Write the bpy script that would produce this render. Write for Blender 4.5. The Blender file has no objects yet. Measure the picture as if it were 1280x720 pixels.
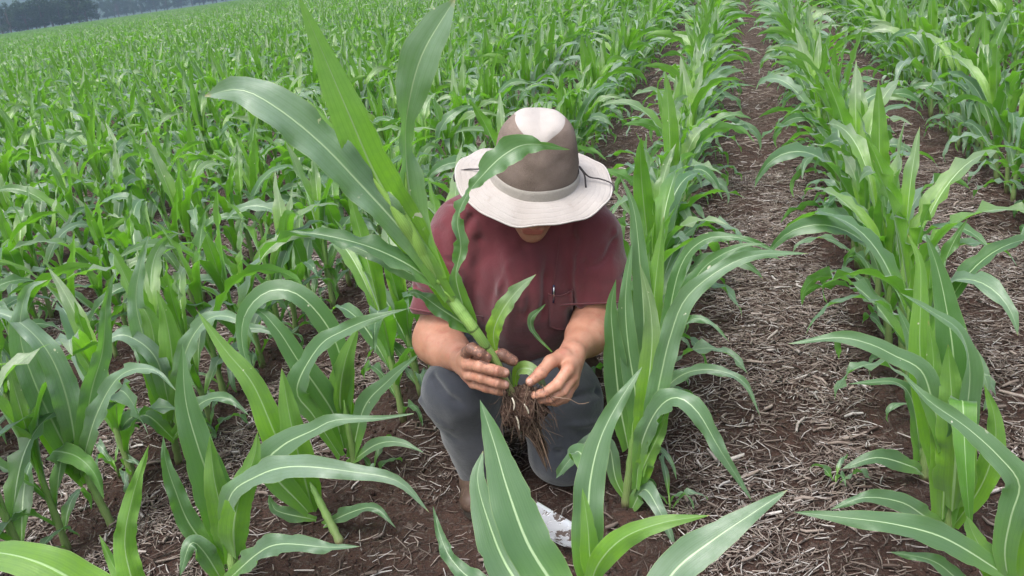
import bpy, math, random
import numpy as np
from mathutils import Matrix, Vector

rng = np.random.default_rng(7)
random.seed(7)
SC = bpy.context.scene
COL = SC.collection

# ------------------------------------------------------------------ camera
F = 1108.0
CAM_H = 1.34
def cvec(x, y): return np.array([(x - 640) / F, -(y - 360) / F, -1.0])
_row = cvec(928, -93); _row /= np.linalg.norm(_row)
_n = np.cross(_row, cvec(0, 40)); _n /= np.linalg.norm(_n)
if _n[1] < 0: _n = -_n
_r = np.cross(_row, _n)
R = np.array([_r, _row, _n])            # camera axes -> world axes
CAM = np.array([0, 0, CAM_H])
cam = bpy.data.cameras.new('camera'); camo = bpy.data.objects.new('camera', cam); COL.objects.link(camo)
cam.sensor_width = 36; cam.lens = F / 1280 * 36; cam.clip_start = 0.05; cam.clip_end = 6000
M4 = np.eye(4); M4[:3, :3] = R; M4[:3, 3] = CAM
camo.matrix_world = Matrix(M4.tolist())
SC.camera = camo

# ------------------------------------------------------------------ light: overcast
SUN_EL, SUN_AZ = 62.0, 200.0
W = bpy.data.worlds.new('World'); SC.world = W; W.use_nodes = True
nt = W.node_tree; nt.nodes.clear()
sky = nt.nodes.new('ShaderNodeTexSky'); sky.sky_type = 'NISHITA'; sky.sun_disc = False
sky.sun_elevation = math.radians(SUN_EL); sky.sun_rotation = math.radians(SUN_AZ)
sky.air_density = 1.0; sky.dust_density = 4.0; sky.ozone_density = 1.0
hs = nt.nodes.new('ShaderNodeHueSaturation'); hs.inputs['Saturation'].default_value = 0.36
bg = nt.nodes.new('ShaderNodeBackground'); bg.inputs['Strength'].default_value = 0.13
out = nt.nodes.new('ShaderNodeOutputWorld')
nt.links.new(sky.outputs[0], hs.inputs['Color']); nt.links.new(hs.outputs[0], bg.inputs[0]); nt.links.new(bg.outputs[0], out.inputs[0])
sun = bpy.data.lights.new('sun', 'SUN'); sun.energy = 1.5; sun.angle = math.radians(30); sun.color = (1, 0.97, 0.93)
suno = bpy.data.objects.new('sun', sun); COL.objects.link(suno)
_az = math.radians(SUN_AZ)
_sd = Vector((math.sin(_az) * math.cos(math.radians(SUN_EL)), math.cos(_az) * math.cos(math.radians(SUN_EL)), math.sin(math.radians(SUN_EL))))
suno.rotation_euler = _sd.to_track_quat('Z', 'Y').to_euler()
SC.view_settings.view_transform = 'Standard'; SC.view_settings.look = 'None'
SC.view_settings.gamma = 1; SC.view_settings.exposure = 1.32; SC.view_settings.use_curve_mapping = False
SC.render.engine = 'CYCLES'
SC.cycles.max_bounces = 6; SC.cycles.transmission_bounces = 4; SC.cycles.diffuse_bounces = 3; SC.cycles.glossy_bounces = 2
SC.cycles.use_denoising = True
SC.cycles.volume_bounces = 0

# ------------------------------------------------------------------ placing helpers
def ray(px, py): return R @ cvec(px, py)
def atY(px, py, Y):
    d = ray(px, py); return CAM + d * (Y / d[1])
def ground_at(px, py, z=0.0):
    d = ray(px, py); return CAM + d * ((z - CAM_H) / d[2])
def pxm(p):
    c = R.T @ (np.asarray(p) - CAM); return F / -c[2]
def depth(p): return -(R.T @ (np.asarray(p) - CAM))[2]
def project(p):
    c = R.T @ (np.asarray(p) - CAM); return 640 + F * c[0] / -c[2], 360 - F * c[1] / -c[2]
def nrm(v):
    v = np.asarray(v, float); return v / max(np.linalg.norm(v), 1e-9)
# the man's own frame: u to his left (right in the photo), up, f towards the viewer
U = R[:, 0].copy()
UP = nrm(math.cos(math.radians(20)) * R[:, 1] + math.sin(math.radians(20)) * R[:, 2])
FW = nrm(np.cross(U, UP))
MO = np.array([-0.64, 2.10, 0.0])
def M(px, py, c):
    d = ray(px, py); k = ((MO + FW * c - CAM) @ FW) / (d @ FW); return CAM + d * k

# ------------------------------------------------------------------ object helpers
def tag(o, label=None, cat=None, group=None, kind=None):
    if label: o['label'] = label
    if cat: o['category'] = cat
    if group: o['group'] = group
    if kind: o['kind'] = kind
    return o
def empty(name, loc, rz=0.0, parent=None):
    o = bpy.data.objects.new(name, None); COL.objects.link(o)
    o.location = loc; o.rotation_euler = (0, 0, rz); o.empty_display_size = 0.1
    if parent: o.parent = parent
    return o
def mesh_from(name, V, Fc, smooth=True):
    me = bpy.data.meshes.new(name)
    V = np.asarray(V, np.float32)
    if isinstance(Fc, np.ndarray):
        k = Fc.shape[1]; n = len(Fc)
        me.vertices.add(len(V)); me.vertices.foreach_set('co', V.ravel())
        me.loops.add(n * k); me.loops.foreach_set('vertex_index', Fc.astype(np.int32).ravel())
        me.polygons.add(n); me.polygons.foreach_set('loop_start', np.arange(0, n * k, k, dtype=np.int32))
        try: me.polygons.foreach_set('loop_total', np.full(n, k, np.int32))
        except Exception: pass
        me.update(calc_edges=True); me.validate()
    else:
        me.from_pydata([tuple(map(float, v)) for v in V], [], [tuple(int(i) for i in f) for f in Fc]); me.update()
    if smooth: me.polygons.foreach_set('use_smooth', np.ones(len(me.polygons), bool))
    return me
def link(name, me, mat=None, parent=None):
    o = bpy.data.objects.new(name, me); COL.objects.link(o)
    if mat is not None and not me.materials: me.materials.append(mat)
    if parent: o.parent = parent
    return o
def fattr(me, name, vals):
    a = me.attributes.new(name, 'FLOAT', 'POINT'); a.data.foreach_set('value', np.asarray(vals, np.float32))
def uvset(me, uv):
    l = me.uv_layers.new(name='UVMap')
    vi = np.empty(len(me.loops), np.int32); me.loops.foreach_get('vertex_index', vi)
    l.data.foreach_set('uv', np.asarray(uv, np.float32)[vi].ravel())
class MB:
    """collects rings, grids and boxes into one mesh"""
    def __init__(s): s.V = []; s.F = []; s.n = 0; s.att = {}; s.uv = []
    def add(s, V, Fc, uv=None, **att):
        V = np.asarray(V, float); s.V.append(V)
        s.F += [tuple(i + s.n for i in f) for f in Fc]
        for k, v in att.items():
            s.att.setdefault(k, []).append(np.full(len(V), v) if np.isscalar(v) else np.asarray(v))
        s.uv.append(np.zeros((len(V), 2)) if uv is None else np.asarray(uv)); s.n += len(V)
    def tube(s, P, r, n=8, cap=True, **att):
        P = np.asarray(P, float); m = len(P); r = np.full(m, r) if np.isscalar(r) else np.asarray(r)
        T = np.gradient(P, axis=0); T /= np.linalg.norm(T, axis=1)[:, None] + 1e-9
        a = np.array([0, 0, 1.0]) if abs(T[0][2]) < .9 else np.array([1.0, 0, 0])
        V = []; uv = []
        for i in range(m):
            a = nrm(a - T[i] * (a @ T[i])); b = np.cross(T[i], a)
            for j in range(n):
                q = 2 * math.pi * j / n; V.append(P[i] + r[i] * (a * math.cos(q) + b * math.sin(q))); uv.append((j / n, i / (m - 1)))
        Fc = [(i * n + j, i * n + (j + 1) % n, (i + 1) * n + (j + 1) % n, (i + 1) * n + j) for i in range(m - 1) for j in range(n)]
        if cap: Fc += [tuple(range(n))[::-1], tuple((m - 1) * n + j for j in range(n))]
        s.add(V, Fc, uv, **att)
    def build(s, name, mat=None, parent=None, smooth=True):
        me = mesh_from(name, np.concatenate(s.V), s.F, smooth)
        uvset(me, np.concatenate(s.uv))
        for k, v in s.att.items(): fattr(me, k, np.concatenate(v))
        return link(name, me, mat, parent)
def spline(P, n):
    P = np.asarray(P, float); m = len(P)
    if m == 2: return P[0] + (P[1] - P[0]) * np.linspace(0, 1, n)[:, None]
    Q = np.vstack([2 * P[0] - P[1], P, 2 * P[-1] - P[-2]])
    L = np.concatenate([[0], np.cumsum(np.linalg.norm(np.diff(P[:, :3], axis=0), axis=1))]); L /= L[-1]
    res = []
    for t in np.linspace(0, 1, n):
        i = min(max(np.searchsorted(L, t) - 1, 0), m - 2)
        u = (t - L[i]) / max(L[i + 1] - L[i], 1e-9)
        a, b, c, d = Q[i], Q[i + 1], Q[i + 2], Q[i + 3]
        res.append(.5 * ((2 * b) + (-a + c) * u + (2 * a - 5 * b + 4 * c - d) * u * u + (-a + 3 * b - 3 * c + d) * u ** 3))
    return np.array(res)
def sm(a, b, x):
    t = np.clip((np.asarray(x, float) - a) / (b - a), 0, 1); return t * t * (3 - 2 * t)
def hash3(i, j, k):
    h = (i * 374761393 + j * 668265263 + k * 2147483647 + 1013904223) & 0xffffffff
    h = ((h ^ (h >> 13)) * 1274126177) & 0xffffffff
    return ((h ^ (h >> 16)) & 0xffff) / 65535.0
def vnoise(P, s):
    P = np.asarray(P, float) / s; I = np.floor(P).astype(np.int64); f = P - I; f = f * f * (3 - 2 * f)
    r = 0
    for a in (0, 1):
        for b in (0, 1):
            for c in (0, 1):
                w = (f[..., 0] if a else 1 - f[..., 0]) * (f[..., 1] if b else 1 - f[..., 1]) * (f[..., 2] if c else 1 - f[..., 2])
                r = r + w * hash3(I[..., 0] + a, I[..., 1] + b, I[..., 2] + c)
    return r * 2 - 1

# ------------------------------------------------------------------ material helper
class Mat:
    def __init__(s, name):
        s.m = bpy.data.materials.new(name); s.m.use_nodes = True; s.t = s.m.node_tree; s.t.nodes.clear()
        s.out = s.n('ShaderNodeOutputMaterial')
    def n(s, kind, **kw):
        x = s.t.nodes.new(kind)
        for k, v in kw.items(): setattr(x, k, v)
        return x
    def l(s, a, b): s.t.links.new(a, b)
    def setv(s, sock, v):
        if isinstance(v, bpy.types.NodeSocket): s.l(v, sock)
        else: sock.default_value = v if not isinstance(v, tuple) or len(v) != 3 or sock.type != 'RGBA' else (*v, 1)
    def noise(s, vec, scale, detail=4, rough=.55, dist=0):
        x = s.n('ShaderNodeTexNoise'); x.inputs['Scale'].default_value = scale; x.inputs['Detail'].default_value = detail
        x.inputs['Roughness'].default_value = rough; x.inputs['Distortion'].default_value = dist
        if vec is not None: s.l(vec, x.inputs['Vector'])
        return x.outputs['Fac']
    def math(s, op, a, b=0.0, c=0.0, clamp=False):
        x = s.n('ShaderNodeMath', operation=op); x.use_clamp = clamp
        s.setv(x.inputs[0], a); s.setv(x.inputs[1], b)
        if len(x.inputs) > 2: s.setv(x.inputs[2], c)
        return x.outputs[0]
    def rng(s, v, a, b, c=0.0, d=1.0, smooth=True):
        x = s.n('ShaderNodeMapRange'); x.interpolation_type = 'SMOOTHSTEP' if smooth else 'LINEAR'
        s.setv(x.inputs['Value'], v)
        for k, q in zip(('From Min', 'From Max', 'To Min', 'To Max'), (a, b, c, d)): s.setv(x.inputs[k], q)
        return x.outputs[0]
    def mix(s, f, a, b, blend='MIX'):
        x = s.n('ShaderNodeMix', data_type='RGBA', blend_type=blend)
        s.setv(x.inputs[0], f); s.setv(x.inputs[6], a); s.setv(x.inputs[7], b); return x.outputs[2]
    def attr(s, name): return s.n('ShaderNodeAttribute', attribute_name=name).outputs['Fac']
    def bump(s, h, strength=.3, dist=.01):
        x = s.n('ShaderNodeBump'); x.inputs['Strength'].default_value = strength; x.inputs['Distance'].default_value = dist
        s.l(h, x.inputs['Height']); return x.outputs[0]
    def pr(s, col, rough=.6, spec=.5, normal=None, **kw):
        p = s.n('ShaderNodeBsdfPrincipled'); s.setv(p.inputs['Base Color'], col); s.setv(p.inputs['Roughness'], rough)
        s.setv(p.inputs['Specular IOR Level'], spec)
        for k, v in kw.items(): s.setv(p.inputs[k.replace('_', ' ')], v)
        if normal is not None: s.l(normal, p.inputs['Normal'])
        return p
    def done(s, sh): s.l(sh.outputs[0] if hasattr(sh, 'outputs') else sh, s.out.inputs['Surface']); return s.m
    def obj(s): return s.n('ShaderNodeTexCoord').outputs['Object']

def leaf_material(name, tint=(1, 1, 1), young=.0, trans=.40):
    m = Mat(name)
    uv = m.n('ShaderNodeUVMap', uv_map='UVMap').outputs[0]
    sp = m.n('ShaderNodeSeparateXYZ'); m.l(uv, sp.inputs[0]); u, v = sp.outputs[0], sp.outputs[1]
    oc = m.obj(); rnd = m.attr('rnd')
    au = m.math('ABSOLUTE', m.math('SUBTRACT', u, .5))
    ribw = m.rng(v, 0.0, 1.0, .052, .018)
    rib = m.rng(au, ribw, m.math('MULTIPLY', ribw, .45), 0, 1)
    vein = m.math('SINE', m.math('MULTIPLY', u, 2 * math.pi * 17))
    vein2 = m.math('SINE', m.math('MULTIPLY', u, 2 * math.pi * 7))
    tone = m.noise(oc, 9, 3)
    fine = m.noise(oc, 55, 4)
    t = tint
    mature = m.mix(m.rng(rnd, .1, .95), (.050 * t[0], .122 * t[1], .050 * t[2]), (.205 * t[0], .282 * t[1], .225 * t[2]))  # dark to pale per leaf; the pale end has sky sheen painted into the colour
    fresh = m.mix(rnd, (.095 * t[0], .245 * t[1], .014 * t[2]), (.160 * t[0], .335 * t[1], .028 * t[2]))
    wp = m.n('ShaderNodeNewGeometry').outputs['Position']; big = m.noise(wp, .55, 3)
    mature = m.mix(m.rng(big, .35, .65, 0, .45), mature, (.070 * t[0], .170 * t[1], .028 * t[2]))
    agef = m.rng(m.math('ADD', v, m.math('MULTIPLY', m.math('SUBTRACT', tone, .5), .35)), .05 + young * .5, .42 + young * .6, 0, 1)
    top = m.mix(agef, fresh, mature)
    under = m.mix(.65, top, (.105 * t[0], .265 * t[1], .022 * t[2]))
    back = m.n('ShaderNodeNewGeometry').outputs['Backfacing']
    col = m.mix(back, top, under)
    col = m.mix(m.rng(vein, -1, 1, 0, .16), col, m.mix(1.0, col, (1.45, 1.4, 1.5), 'MULTIPLY'))
    col = m.mix(m.rng(vein2, .2, 1, 0, .12), col, (.03, .09, .03))
    col = m.mix(m.rng(fine, .35, .75, 0, .25), col, (.10, .19, .085))
    col = m.mix(m.math('MULTIPLY', rib, m.rng(back, 0, 1, .85, .5)), col, (.36, .50, .26))
    edge = m.rng(au, .47, .5, 0, .45)
    col = m.mix(edge, col, (.28, .36, .15))
    # dry tips and pale chew marks
    dry = m.math('MULTIPLY', m.rng(m.math('ADD', v, m.math('MULTIPLY', m.noise(oc, 40, 3), .06)), 1.005, 1.04, 0, 1), m.rng(rnd, .45, .6, 0, 1))
    col = m.mix(dry, col, (.40, .30, .14))
    sc = m.noise(oc, 38, 2, .6)
    patch = m.noise(oc, 4.0, 1)
    chew = m.math('MULTIPLY', m.rng(sc, .70, .72, 0, 1), m.rng(patch, .56, .60, 0, 1))
    col = m.mix(chew, col, (.62, .60, .46))
    h = m.math('ADD', m.math('MULTIPLY', vein, .25), m.math('MULTIPLY', rib, -2.0))
    h = m.math('ADD', h, m.math('MULTIPLY', m.noise(oc, 22, 2), 3.0))
    nb = m.bump(h, .16, .0012)
    p = m.pr(col, m.rng(fine, .3, .7, .42, .54), m.rng(back, 0, 1, .85, .4), nb)
    p.inputs['Sheen Weight'].default_value = .28; p.inputs['Sheen Roughness'].default_value = .5
    p.inputs['Sheen Tint'].default_value = (.85, .95, 1, 1)
    tr = m.n('ShaderNodeBsdfTranslucent')
    tc = m.mix(1.0, m.mix(.55, col, (.17, .42, .015)), (1.35, 1.5, .7), 'MULTIPLY'); m.l(tc, tr.inputs[0]); m.l(nb, tr.inputs['Normal'])
    mx = m.n('ShaderNodeMixShader'); m.setv(mx.inputs[0], m.rng(rib, 0, 1, trans, .15)); m.l(p.outputs[0], mx.inputs[1]); m.l(tr.outputs[0], mx.inputs[2])
    return m.done(mx)
MLEAF = leaf_material('corn_leaf')
MLEAF_H = leaf_material('corn_leaf_held', (1.8, 1.5, 1.6), .75, .52)  # young green, its tint raised to paint in backlit brightness
MLEAF_Y = leaf_material('corn_leaf_bright', (1.25, 1.12, .9), .55)
def stalk_material():
    m = Mat('corn_stalk'); oc = m.obj()
    uv = m.n('ShaderNodeUVMap', uv_map='UVMap').outputs[0]; sp = m.n('ShaderNodeSeparateXYZ'); m.l(uv, sp.inputs[0])
    st = m.math('SINE', m.math('MULTIPLY', sp.outputs[0], 2 * math.pi * 16))
    c = m.mix(sp.outputs[1], (.17, .22, .085), (.14, .29, .055))
    c = m.mix(m.rng(m.noise(oc, 30, 3), .5, .75, 0, .5), c, (.20, .30, .12))
    c = m.mix(m.rng(sp.outputs[1], .12, 0, 0, .55), c, (.24, .13, .10))
    c = m.mix(m.rng(st, -1, 1, 0, .2), c, (.26, .36, .14))
    p = m.pr(c, .5, .45, m.bump(st, .3, .001)); p.inputs['Subsurface Weight'].default_value = 0
    return m.done(p)
MSTALK = stalk_material()

# ------------------------------------------------------------------ leaf builder
def wprof(t, base=.42, peak=.32):
    return (base + (1 - base) * sm(0, peak, t)) * (1 - np.clip(t, 0, 1) ** 2.6) ** .95
def leaf_arrays(P, w, N, fold, wave=.006, wl=.09, nx=7, ph=0.0, rnd=.5):
    """P centreline (n,3); w widths (n); N upper-face hint (n,3); fold angle (n) rad"""
    P = np.asarray(P, float); n = len(P)
    T = np.gradient(P, axis=0); T /= np.linalg.norm(T, axis=1)[:, None] + 1e-9
    N = np.broadcast_to(np.asarray(N, float), (n, 3))
    S = np.cross(T, N); S /= np.linalg.norm(S, axis=1)[:, None] + 1e-9
    for i in range(1, n):
        if S[i] @ S[i - 1] < 0: S[i] = -S[i]
    N2 = np.cross(S, T)
    L = np.concatenate([[0], np.cumsum(np.linalg.norm(np.diff(P, axis=0), axis=1))]); tt = L / L[-1]
    ss = np.linspace(-1, 1, nx); V = np.zeros((n, nx, 3)); uv = np.zeros((n, nx, 2))
    env = sm(.12, .35, tt) * (1 - sm(.85, 1, tt)) 
    for j, s in enumerate(ss):
        a = abs(s); k = ph + (1.3 if s > 0 else 0)
        wav = wave * env * a ** 2 * (np.sin(2 * math.pi * L / wl + k) + .6 * np.sin(2 * math.pi * L / (wl * .57) + 2.1 * k))
        rag = np.maximum(0, np.sin(L * 210 + 5 * ph + s * 3) * np.sin(L * 93 + ph) * np.sin(L * 41 + 2 * ph + s) - .25)
        lat = s * w / 2 * (1 - .16 * rag * (a > .95))
        V[:, j] = P + S * (lat * np.cos(fold * (0.6 + .4 * (1 - a))))[:, None] + N2 * (a * w / 2 * np.sin(fold) * (1 - .25 * a) + wav)[:, None]
        uv[:, j, 0] = (s + 1) / 2; uv[:, j, 1] = tt
    idx = np.arange(n * nx).reshape(n, nx)
    Fc = np.stack([idx[:-1, :-1], idx[:-1, 1:], idx[1:, 1:], idx[1:, :-1]], -1).reshape(-1, 4)
    return V.reshape(-1, 3), Fc, uv.reshape(-1, 2), rnd
def leaf_obj(name, arr, mat, parent):
    V, Fc, uv, rnd = arr
    me = mesh_from(name, V, Fc); uvset(me, uv); fattr(me, 'rnd', np.full(len(V), rnd))
    return link(name, me, mat, parent)
def rand_leaf(r, z0, az, L, w, el, droop, twist=0.0, n=20, nx=7, whorl=False):
    """leaf from the stalk axis at height z0, azimuth az, starting elevation el (deg), bending by droop (deg)"""
    t = np.linspace(0, 1, n); ds = L / (n - 1)
    e = np.radians(el - droop * sm(.02, 1.15, t) * (0.35 + .65 * t) * 1.35)
    a = az + np.cumsum(np.full(n, r.normal(0, .010))) + r.normal(0, .12) * t ** 2 * 2
    D = np.stack([np.cos(e) * np.cos(a), np.cos(e) * np.sin(a), np.sin(e)], -1)
    P = np.array([0.008 * math.cos(az), .008 * math.sin(az), z0]) + np.concatenate([[np.zeros(3)], np.cumsum(D[:-1] * ds, 0)])
    Nn = np.stack([-np.sin(e) * np.cos(a), -np.sin(e) * np.sin(a), np.cos(e)], -1)
    S = np.cross(D, Nn); tw = twist * sm(.25, 1, t)
    Nn = Nn * np.cos(tw)[:, None] + S * np.sin(tw)[:, None]
    W_ = w * wprof(t, .40 if not whorl else .55)
    fold = np.radians(62 * (1 - sm(0, .3, t)) + r.uniform(12, 26)) if not whorl else np.radians(70 * (1 - sm(.1, .7, t)) + 24)
    return leaf_arrays(P, W_, Nn, fold, r.uniform(.005, .013), r.uniform(.06, .13), nx, r.uniform(0, 6), r.uniform(0, 1))
def plant_arrays(seed, n=20, nx=7):
    r = np.random.default_rng(seed); k = int(r.integers(8, 10)); az0 = r.uniform(0, math.pi)
    H = r.uniform(.36, .43); leaves = []
    for i in range(k):
        f = i / (k - 1)
        z = .035 + (H - .05) * f ** 1.15
        L = [.19, .28, .38, .46, .52, .52, .44, .34, .24][i] * r.uniform(.9, 1.12)
        w = [.025, .037, .055, .069, .079, .084, .077, .058, .038][i] * r.uniform(.9, 1.1)
        el = 48 + 34 * f + r.normal(0, 5); dr = (150 - 88 * f) * r.uniform(.7, 1.2)
        if i >= k - 2: dr = r.uniform(5, 22); el = r.uniform(80, 87)
        az = az0 + (math.pi if i % 2 else 0) + r.normal(0, .28) + (r.normal(0, .5) if i >= k - 2 else 0)
        tw = r.normal(0, .45) if r.random() < .7 else r.choice([-1, 1]) * r.uniform(1, 1.9)
        leaves.append((rand_leaf(r, z, az, L, w, min(el, 87), dr, tw, n, nx, whorl=i >= k - 3), i))
    return leaves, H
def stalk_mb(H, r0=.0125, n=9, base=None, top=None, nseg=9):
    b = MB(); base = np.zeros(3) if base is None else np.asarray(base); top = np.array([0, 0, H]) if top is None else np.asarray(top)
    P = base + (top - base) * np.linspace(0, 1, nseg)[:, None]
    rr = r0 * (1 + .12 * np.sin(np.arange(nseg) * 2.4)) * np.interp(np.linspace(0, 1, nseg), [0, .6, .85, 1], [1.0, .85, .6, .12])
    b.tube(P, rr, n, rnd=.5); return b
def corn_plant(seed, loc, rz, scale, parts=True):
    leaves, H = plant_arrays(seed)
    root = empty('corn_plant', loc, rz); root.scale = (scale,) * 3
    s = stalk_mb(H).build('stalk', MSTALK, root)
    for arr, i in leaves: leaf_obj('leaf', arr, MLEAF_Y if i >= len(leaves) - 3 else MLEAF, root)
    return root
def merged_plant(seed, n=10, nx=3, stalk=True, keep=None):
    leaves, H = plant_arrays(seed, n, nx)
    if keep: leaves = leaves[-keep:]
    V = []; Fc = []; uv = []; rn = []; mi = []; o = 0
    for arr, i in leaves:
        v, f, u, r_ = arr; V.append(v); Fc.append(f + o); uv.append(u); rn.append(np.full(len(v), r_)); mi += [1 if i >= len(leaves) - 3 else 0] * len(f); o += len(v)
    if stalk:
        m_ = 4; a = np.arange(m_) * 2 * math.pi / m_
        v = np.concatenate([np.stack([.012 * np.cos(a), .012 * np.sin(a), a * 0 + z], -1) for z in (0, H)])
        f = np.array([(j, (j + 1) % m_, m_ + (j + 1) % m_, m_ + j) for j in range(m_)])
        V.append(v); Fc.append(f + o); uv.append(np.tile([[.3, .1]], (len(v), 1))); rn.append(np.full(len(v), .5)); mi += [1] * len(f)
    me = mesh_from('corn_plant', np.concatenate(V), np.concatenate(Fc)); uvset(me, np.concatenate(uv)); fattr(me, 'rnd', np.concatenate(rn))
    me.materials.append(MLEAF); me.materials.append(MLEAF_Y); me.polygons.foreach_set('material_index', np.array(mi, np.int32))
    return me

# ------------------------------------------------------------------ ground
ROW0, SP = -0.346, 0.757
def row_x(k): return ROW0 + SP * k
def gheight(X, Y):
    d = np.abs((X - ROW0) / SP - np.round((X - ROW0) / SP))            # 0 on the row, .5 between
    P = np.stack([X, Y, X * 0 + 3.3], -1)
    near = sm(-9, -6, X) * (1 - sm(4, 7, X)) * (1 - sm(9, 14, Y))
    h = .012 * vnoise(P, .33) + .008 * vnoise(P, .11) + .006 * vnoise(P, .045) + .004 * vnoise(P, .022)
    h = h * (1 + .9 * (1 - sm(.08, .25, d))) - .012 * np.exp(-(d / .13) ** 2) 
    return h * near - .004
def axis_coords(a, b, step, far, grow=1.22):
    c = list(np.arange(a, b + 1e-6, step)); s = step
    while c[-1] < far: s *= grow; c.append(c[-1] + s)
    s = step; lo = []
    x = a
    while x > -far: s *= grow; x -= s; lo.append(x)
    return np.array(lo[::-1] + c)
gx = axis_coords(-3.6, 1.9, .018, 2500); gy = axis_coords(.9, 5.6, .018, 2500)
GX, GY = np.meshgrid(gx, gy, indexing='ij'); GZ = gheight(GX, GY)
V = np.stack([GX, GY, GZ], -1).reshape(-1, 3)
idx = np.arange(len(V)).reshape(GX.shape)
Fc = np.stack([idx[:-1, :-1], idx[1:, :-1], idx[1:, 1:], idx[:-1, 1:]], -1).reshape(-1, 4)
def soil_material():
    m = Mat('soil'); geo = m.n('ShaderNodeNewGeometry').outputs['Position']
    n1 = m.noise(geo, 2.2, 5); n2 = m.noise(geo, 28, 6, .65); n3 = m.noise(geo, 160, 4, .7)
    c = m.mix(m.rng(n1, .3, .7), (.026, .0135, .0105), (.048, .026, .020))
    c = m.mix(m.rng(n2, .35, .7, 0, .7), c, (.068, .038, .029))
    c = m.mix(m.rng(n3, .5, .8, 0, .6), c, (.13, .085, .066))
    # far strips of chaff between the rows, where no separate straw is laid
    sp = m.n('ShaderNodeSeparateXYZ'); m.l(geo, sp.inputs[0])
    mp = m.n('ShaderNodeMapping'); m.l(geo, mp.inputs[0]); mp.inputs['Scale'].default_value = (60, 22, 20); mp.inputs['Rotation'].default_value = (0, 0, .6)
    st = m.noise(mp.outputs[0], 1, 5, .75, 1.0)
    mp2 = m.n('ShaderNodeMapping'); m.l(geo, mp2.inputs[0]); mp2.inputs['Scale'].default_value = (24, 70, 20); mp2.inputs['Rotation'].default_value = (0, 0, -.3)
    st2 = m.noise(mp2.outputs[0], 1, 5, .75, 1.0)
    stm = m.math('MAXIMUM', m.rng(st, .52, .62), m.rng(st2, .52, .62))
    far = m.rng(sp.outputs[1], 3.0, 8.0, .35, .85)
    c = m.mix(m.math('MULTIPLY', stm, far), c, m.mix(n3, (.13, .10, .085), (.30, .255, .225)))
    grass = m.rng(m.math('ADD', m.math('MULTIPLY', sp.outputs[0], -.62), m.math('MULTIPLY', sp.outputs[1], .78)), 300, 306)
    c = m.mix(grass, c, m.mix(m.noise(geo, .02, 4), (.05, .085, .03), (.07, .11, .04)))
    h = m.math('ADD', m.math('MULTIPLY', n2, 1.0), m.math('MULTIPLY', n3, .45))
    h = m.math('ADD', h, m.math('MULTIPLY', stm, .3))
    return m.done(m.pr(c, .92, .2, m.bump(h, .9, .012)))
MSOIL = soil_material()
g = link('ground', mesh_from('ground', V, Fc), MSOIL); tag(g, kind='structure')

# ------------------------------------------------------------------ chaff and clods
def in_man(X, Y):
    return (np.abs(X + .70) < .10) & (np.abs(Y - 1.93) < .14)
def straw_field(n, x0, x1, y0, y1, lmin, lmax, wid, dens, seed):
    r = np.random.default_rng(seed)
    X = r.uniform(x0, x1, n); Y = r.uniform(y0, y1, n)
    d = np.abs((X - ROW0) / SP - np.round((X - ROW0) / SP))
    P = np.stack([X, Y, X * 0], -1)
    q = sm(.07, .24, d + .07 * vnoise(P, .15)) * (.22 + .95 * sm(-.45, .35, vnoise(P, .22) + .5 * vnoise(P, .6)))
    q = np.where((X < -.4) & (X > -1.3) & (Y < 2.6), q * .30, q) * dens + .05
    k = (r.random(n) < q) & ~in_man(X, Y); X, Y = X[k], Y[k]; n = len(X)
    L = lmin + (lmax - lmin) * r.beta(1.3, 3, n); w = wid * r.uniform(.5, 1.25, n)
    base_a = 3.0 * vnoise(np.stack([X, Y, X * 0 + 9], -1), .5)
    a = np.where(r.random(n) < .10, base_a, r.uniform(0, 2 * math.pi, n))
    D = np.stack([np.cos(a), np.sin(a), r.normal(0, .16, n)], -1); S = np.stack([-np.sin(a), np.cos(a), 0 * a], -1)
    C = np.stack([X, Y, gheight(X, Y) + r.uniform(.001, .014, n)], -1)
    bend = r.normal(0, .10, n) * L
    Vs = []
    for t in (-.5, 0, .5):
        B = C + D * (L * t)[:, None] + S * (bend * (abs(t) * 2))[:, None]
        B[:, 2] = np.maximum(B[:, 2], gheight(B[:, 0], B[:, 1]) + .001)
        ww = w * (1 if t == 0 else .75)
        Vs += [B - S * (ww / 2)[:, None], B + S * (ww / 2)[:, None], B + np.array([0, 0, 1]) * (ww * .55)[:, None]]
    V = np.stack(Vs, 1).reshape(-1, 3)
    f = np.array([(0, 3, 5, 2), (1, 2, 5, 4), (3, 6, 8, 5), (4, 5, 8, 7), (0, 1, 4, 3), (3, 4, 7, 6)])
    Fc = (np.arange(n)[:, None, None] * 9 + f[None]).reshape(-1, 4)
    return V, Fc, np.repeat(r.random(n), 9), np.repeat(r.random(n), 9)
parts_ = [straw_field(8500, -4.0, 2.4, 1.0, 5.2, .025, .10, .0115, 1.0, 11), straw_field(225000, -4.0, 2.4, 1.0, 5.2, .010, .10, .0038, 1.15, 1), straw_field(26000, -7, 4.2, 5.2, 11, .03, .14, .008, .9, 2),
          straw_field(14000, -7, 6, 11, 26, .06, .2, .016, .7, 3)]
o = 0; Vs = []; Fs = []; r1 = []; r2 = []
for v, f, a, b in parts_: Vs.append(v); Fs.append(f + o); o += len(v); r1.append(a); r2.append(b)
me = mesh_from('straw_litter', np.concatenate(Vs), np.concatenate(Fs), False); fattr(me, 'rnd', np.concatenate(r1)); fattr(me, 'rnd2', np.concatenate(r2))
m = Mat('straw'); a = m.attr('rnd'); b = m.attr('rnd2')
c = m.mix(m.rng(a, 0, 1, 0, 1, False), (.050, .031, .024), (.29, .240, .210)); c = m.mix(m.rng(b, .74, 1.05), c, (.46, .43, .415)); c = m.mix(m.rng(b, .25, .0), c, (.035, .02, .015))
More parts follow.
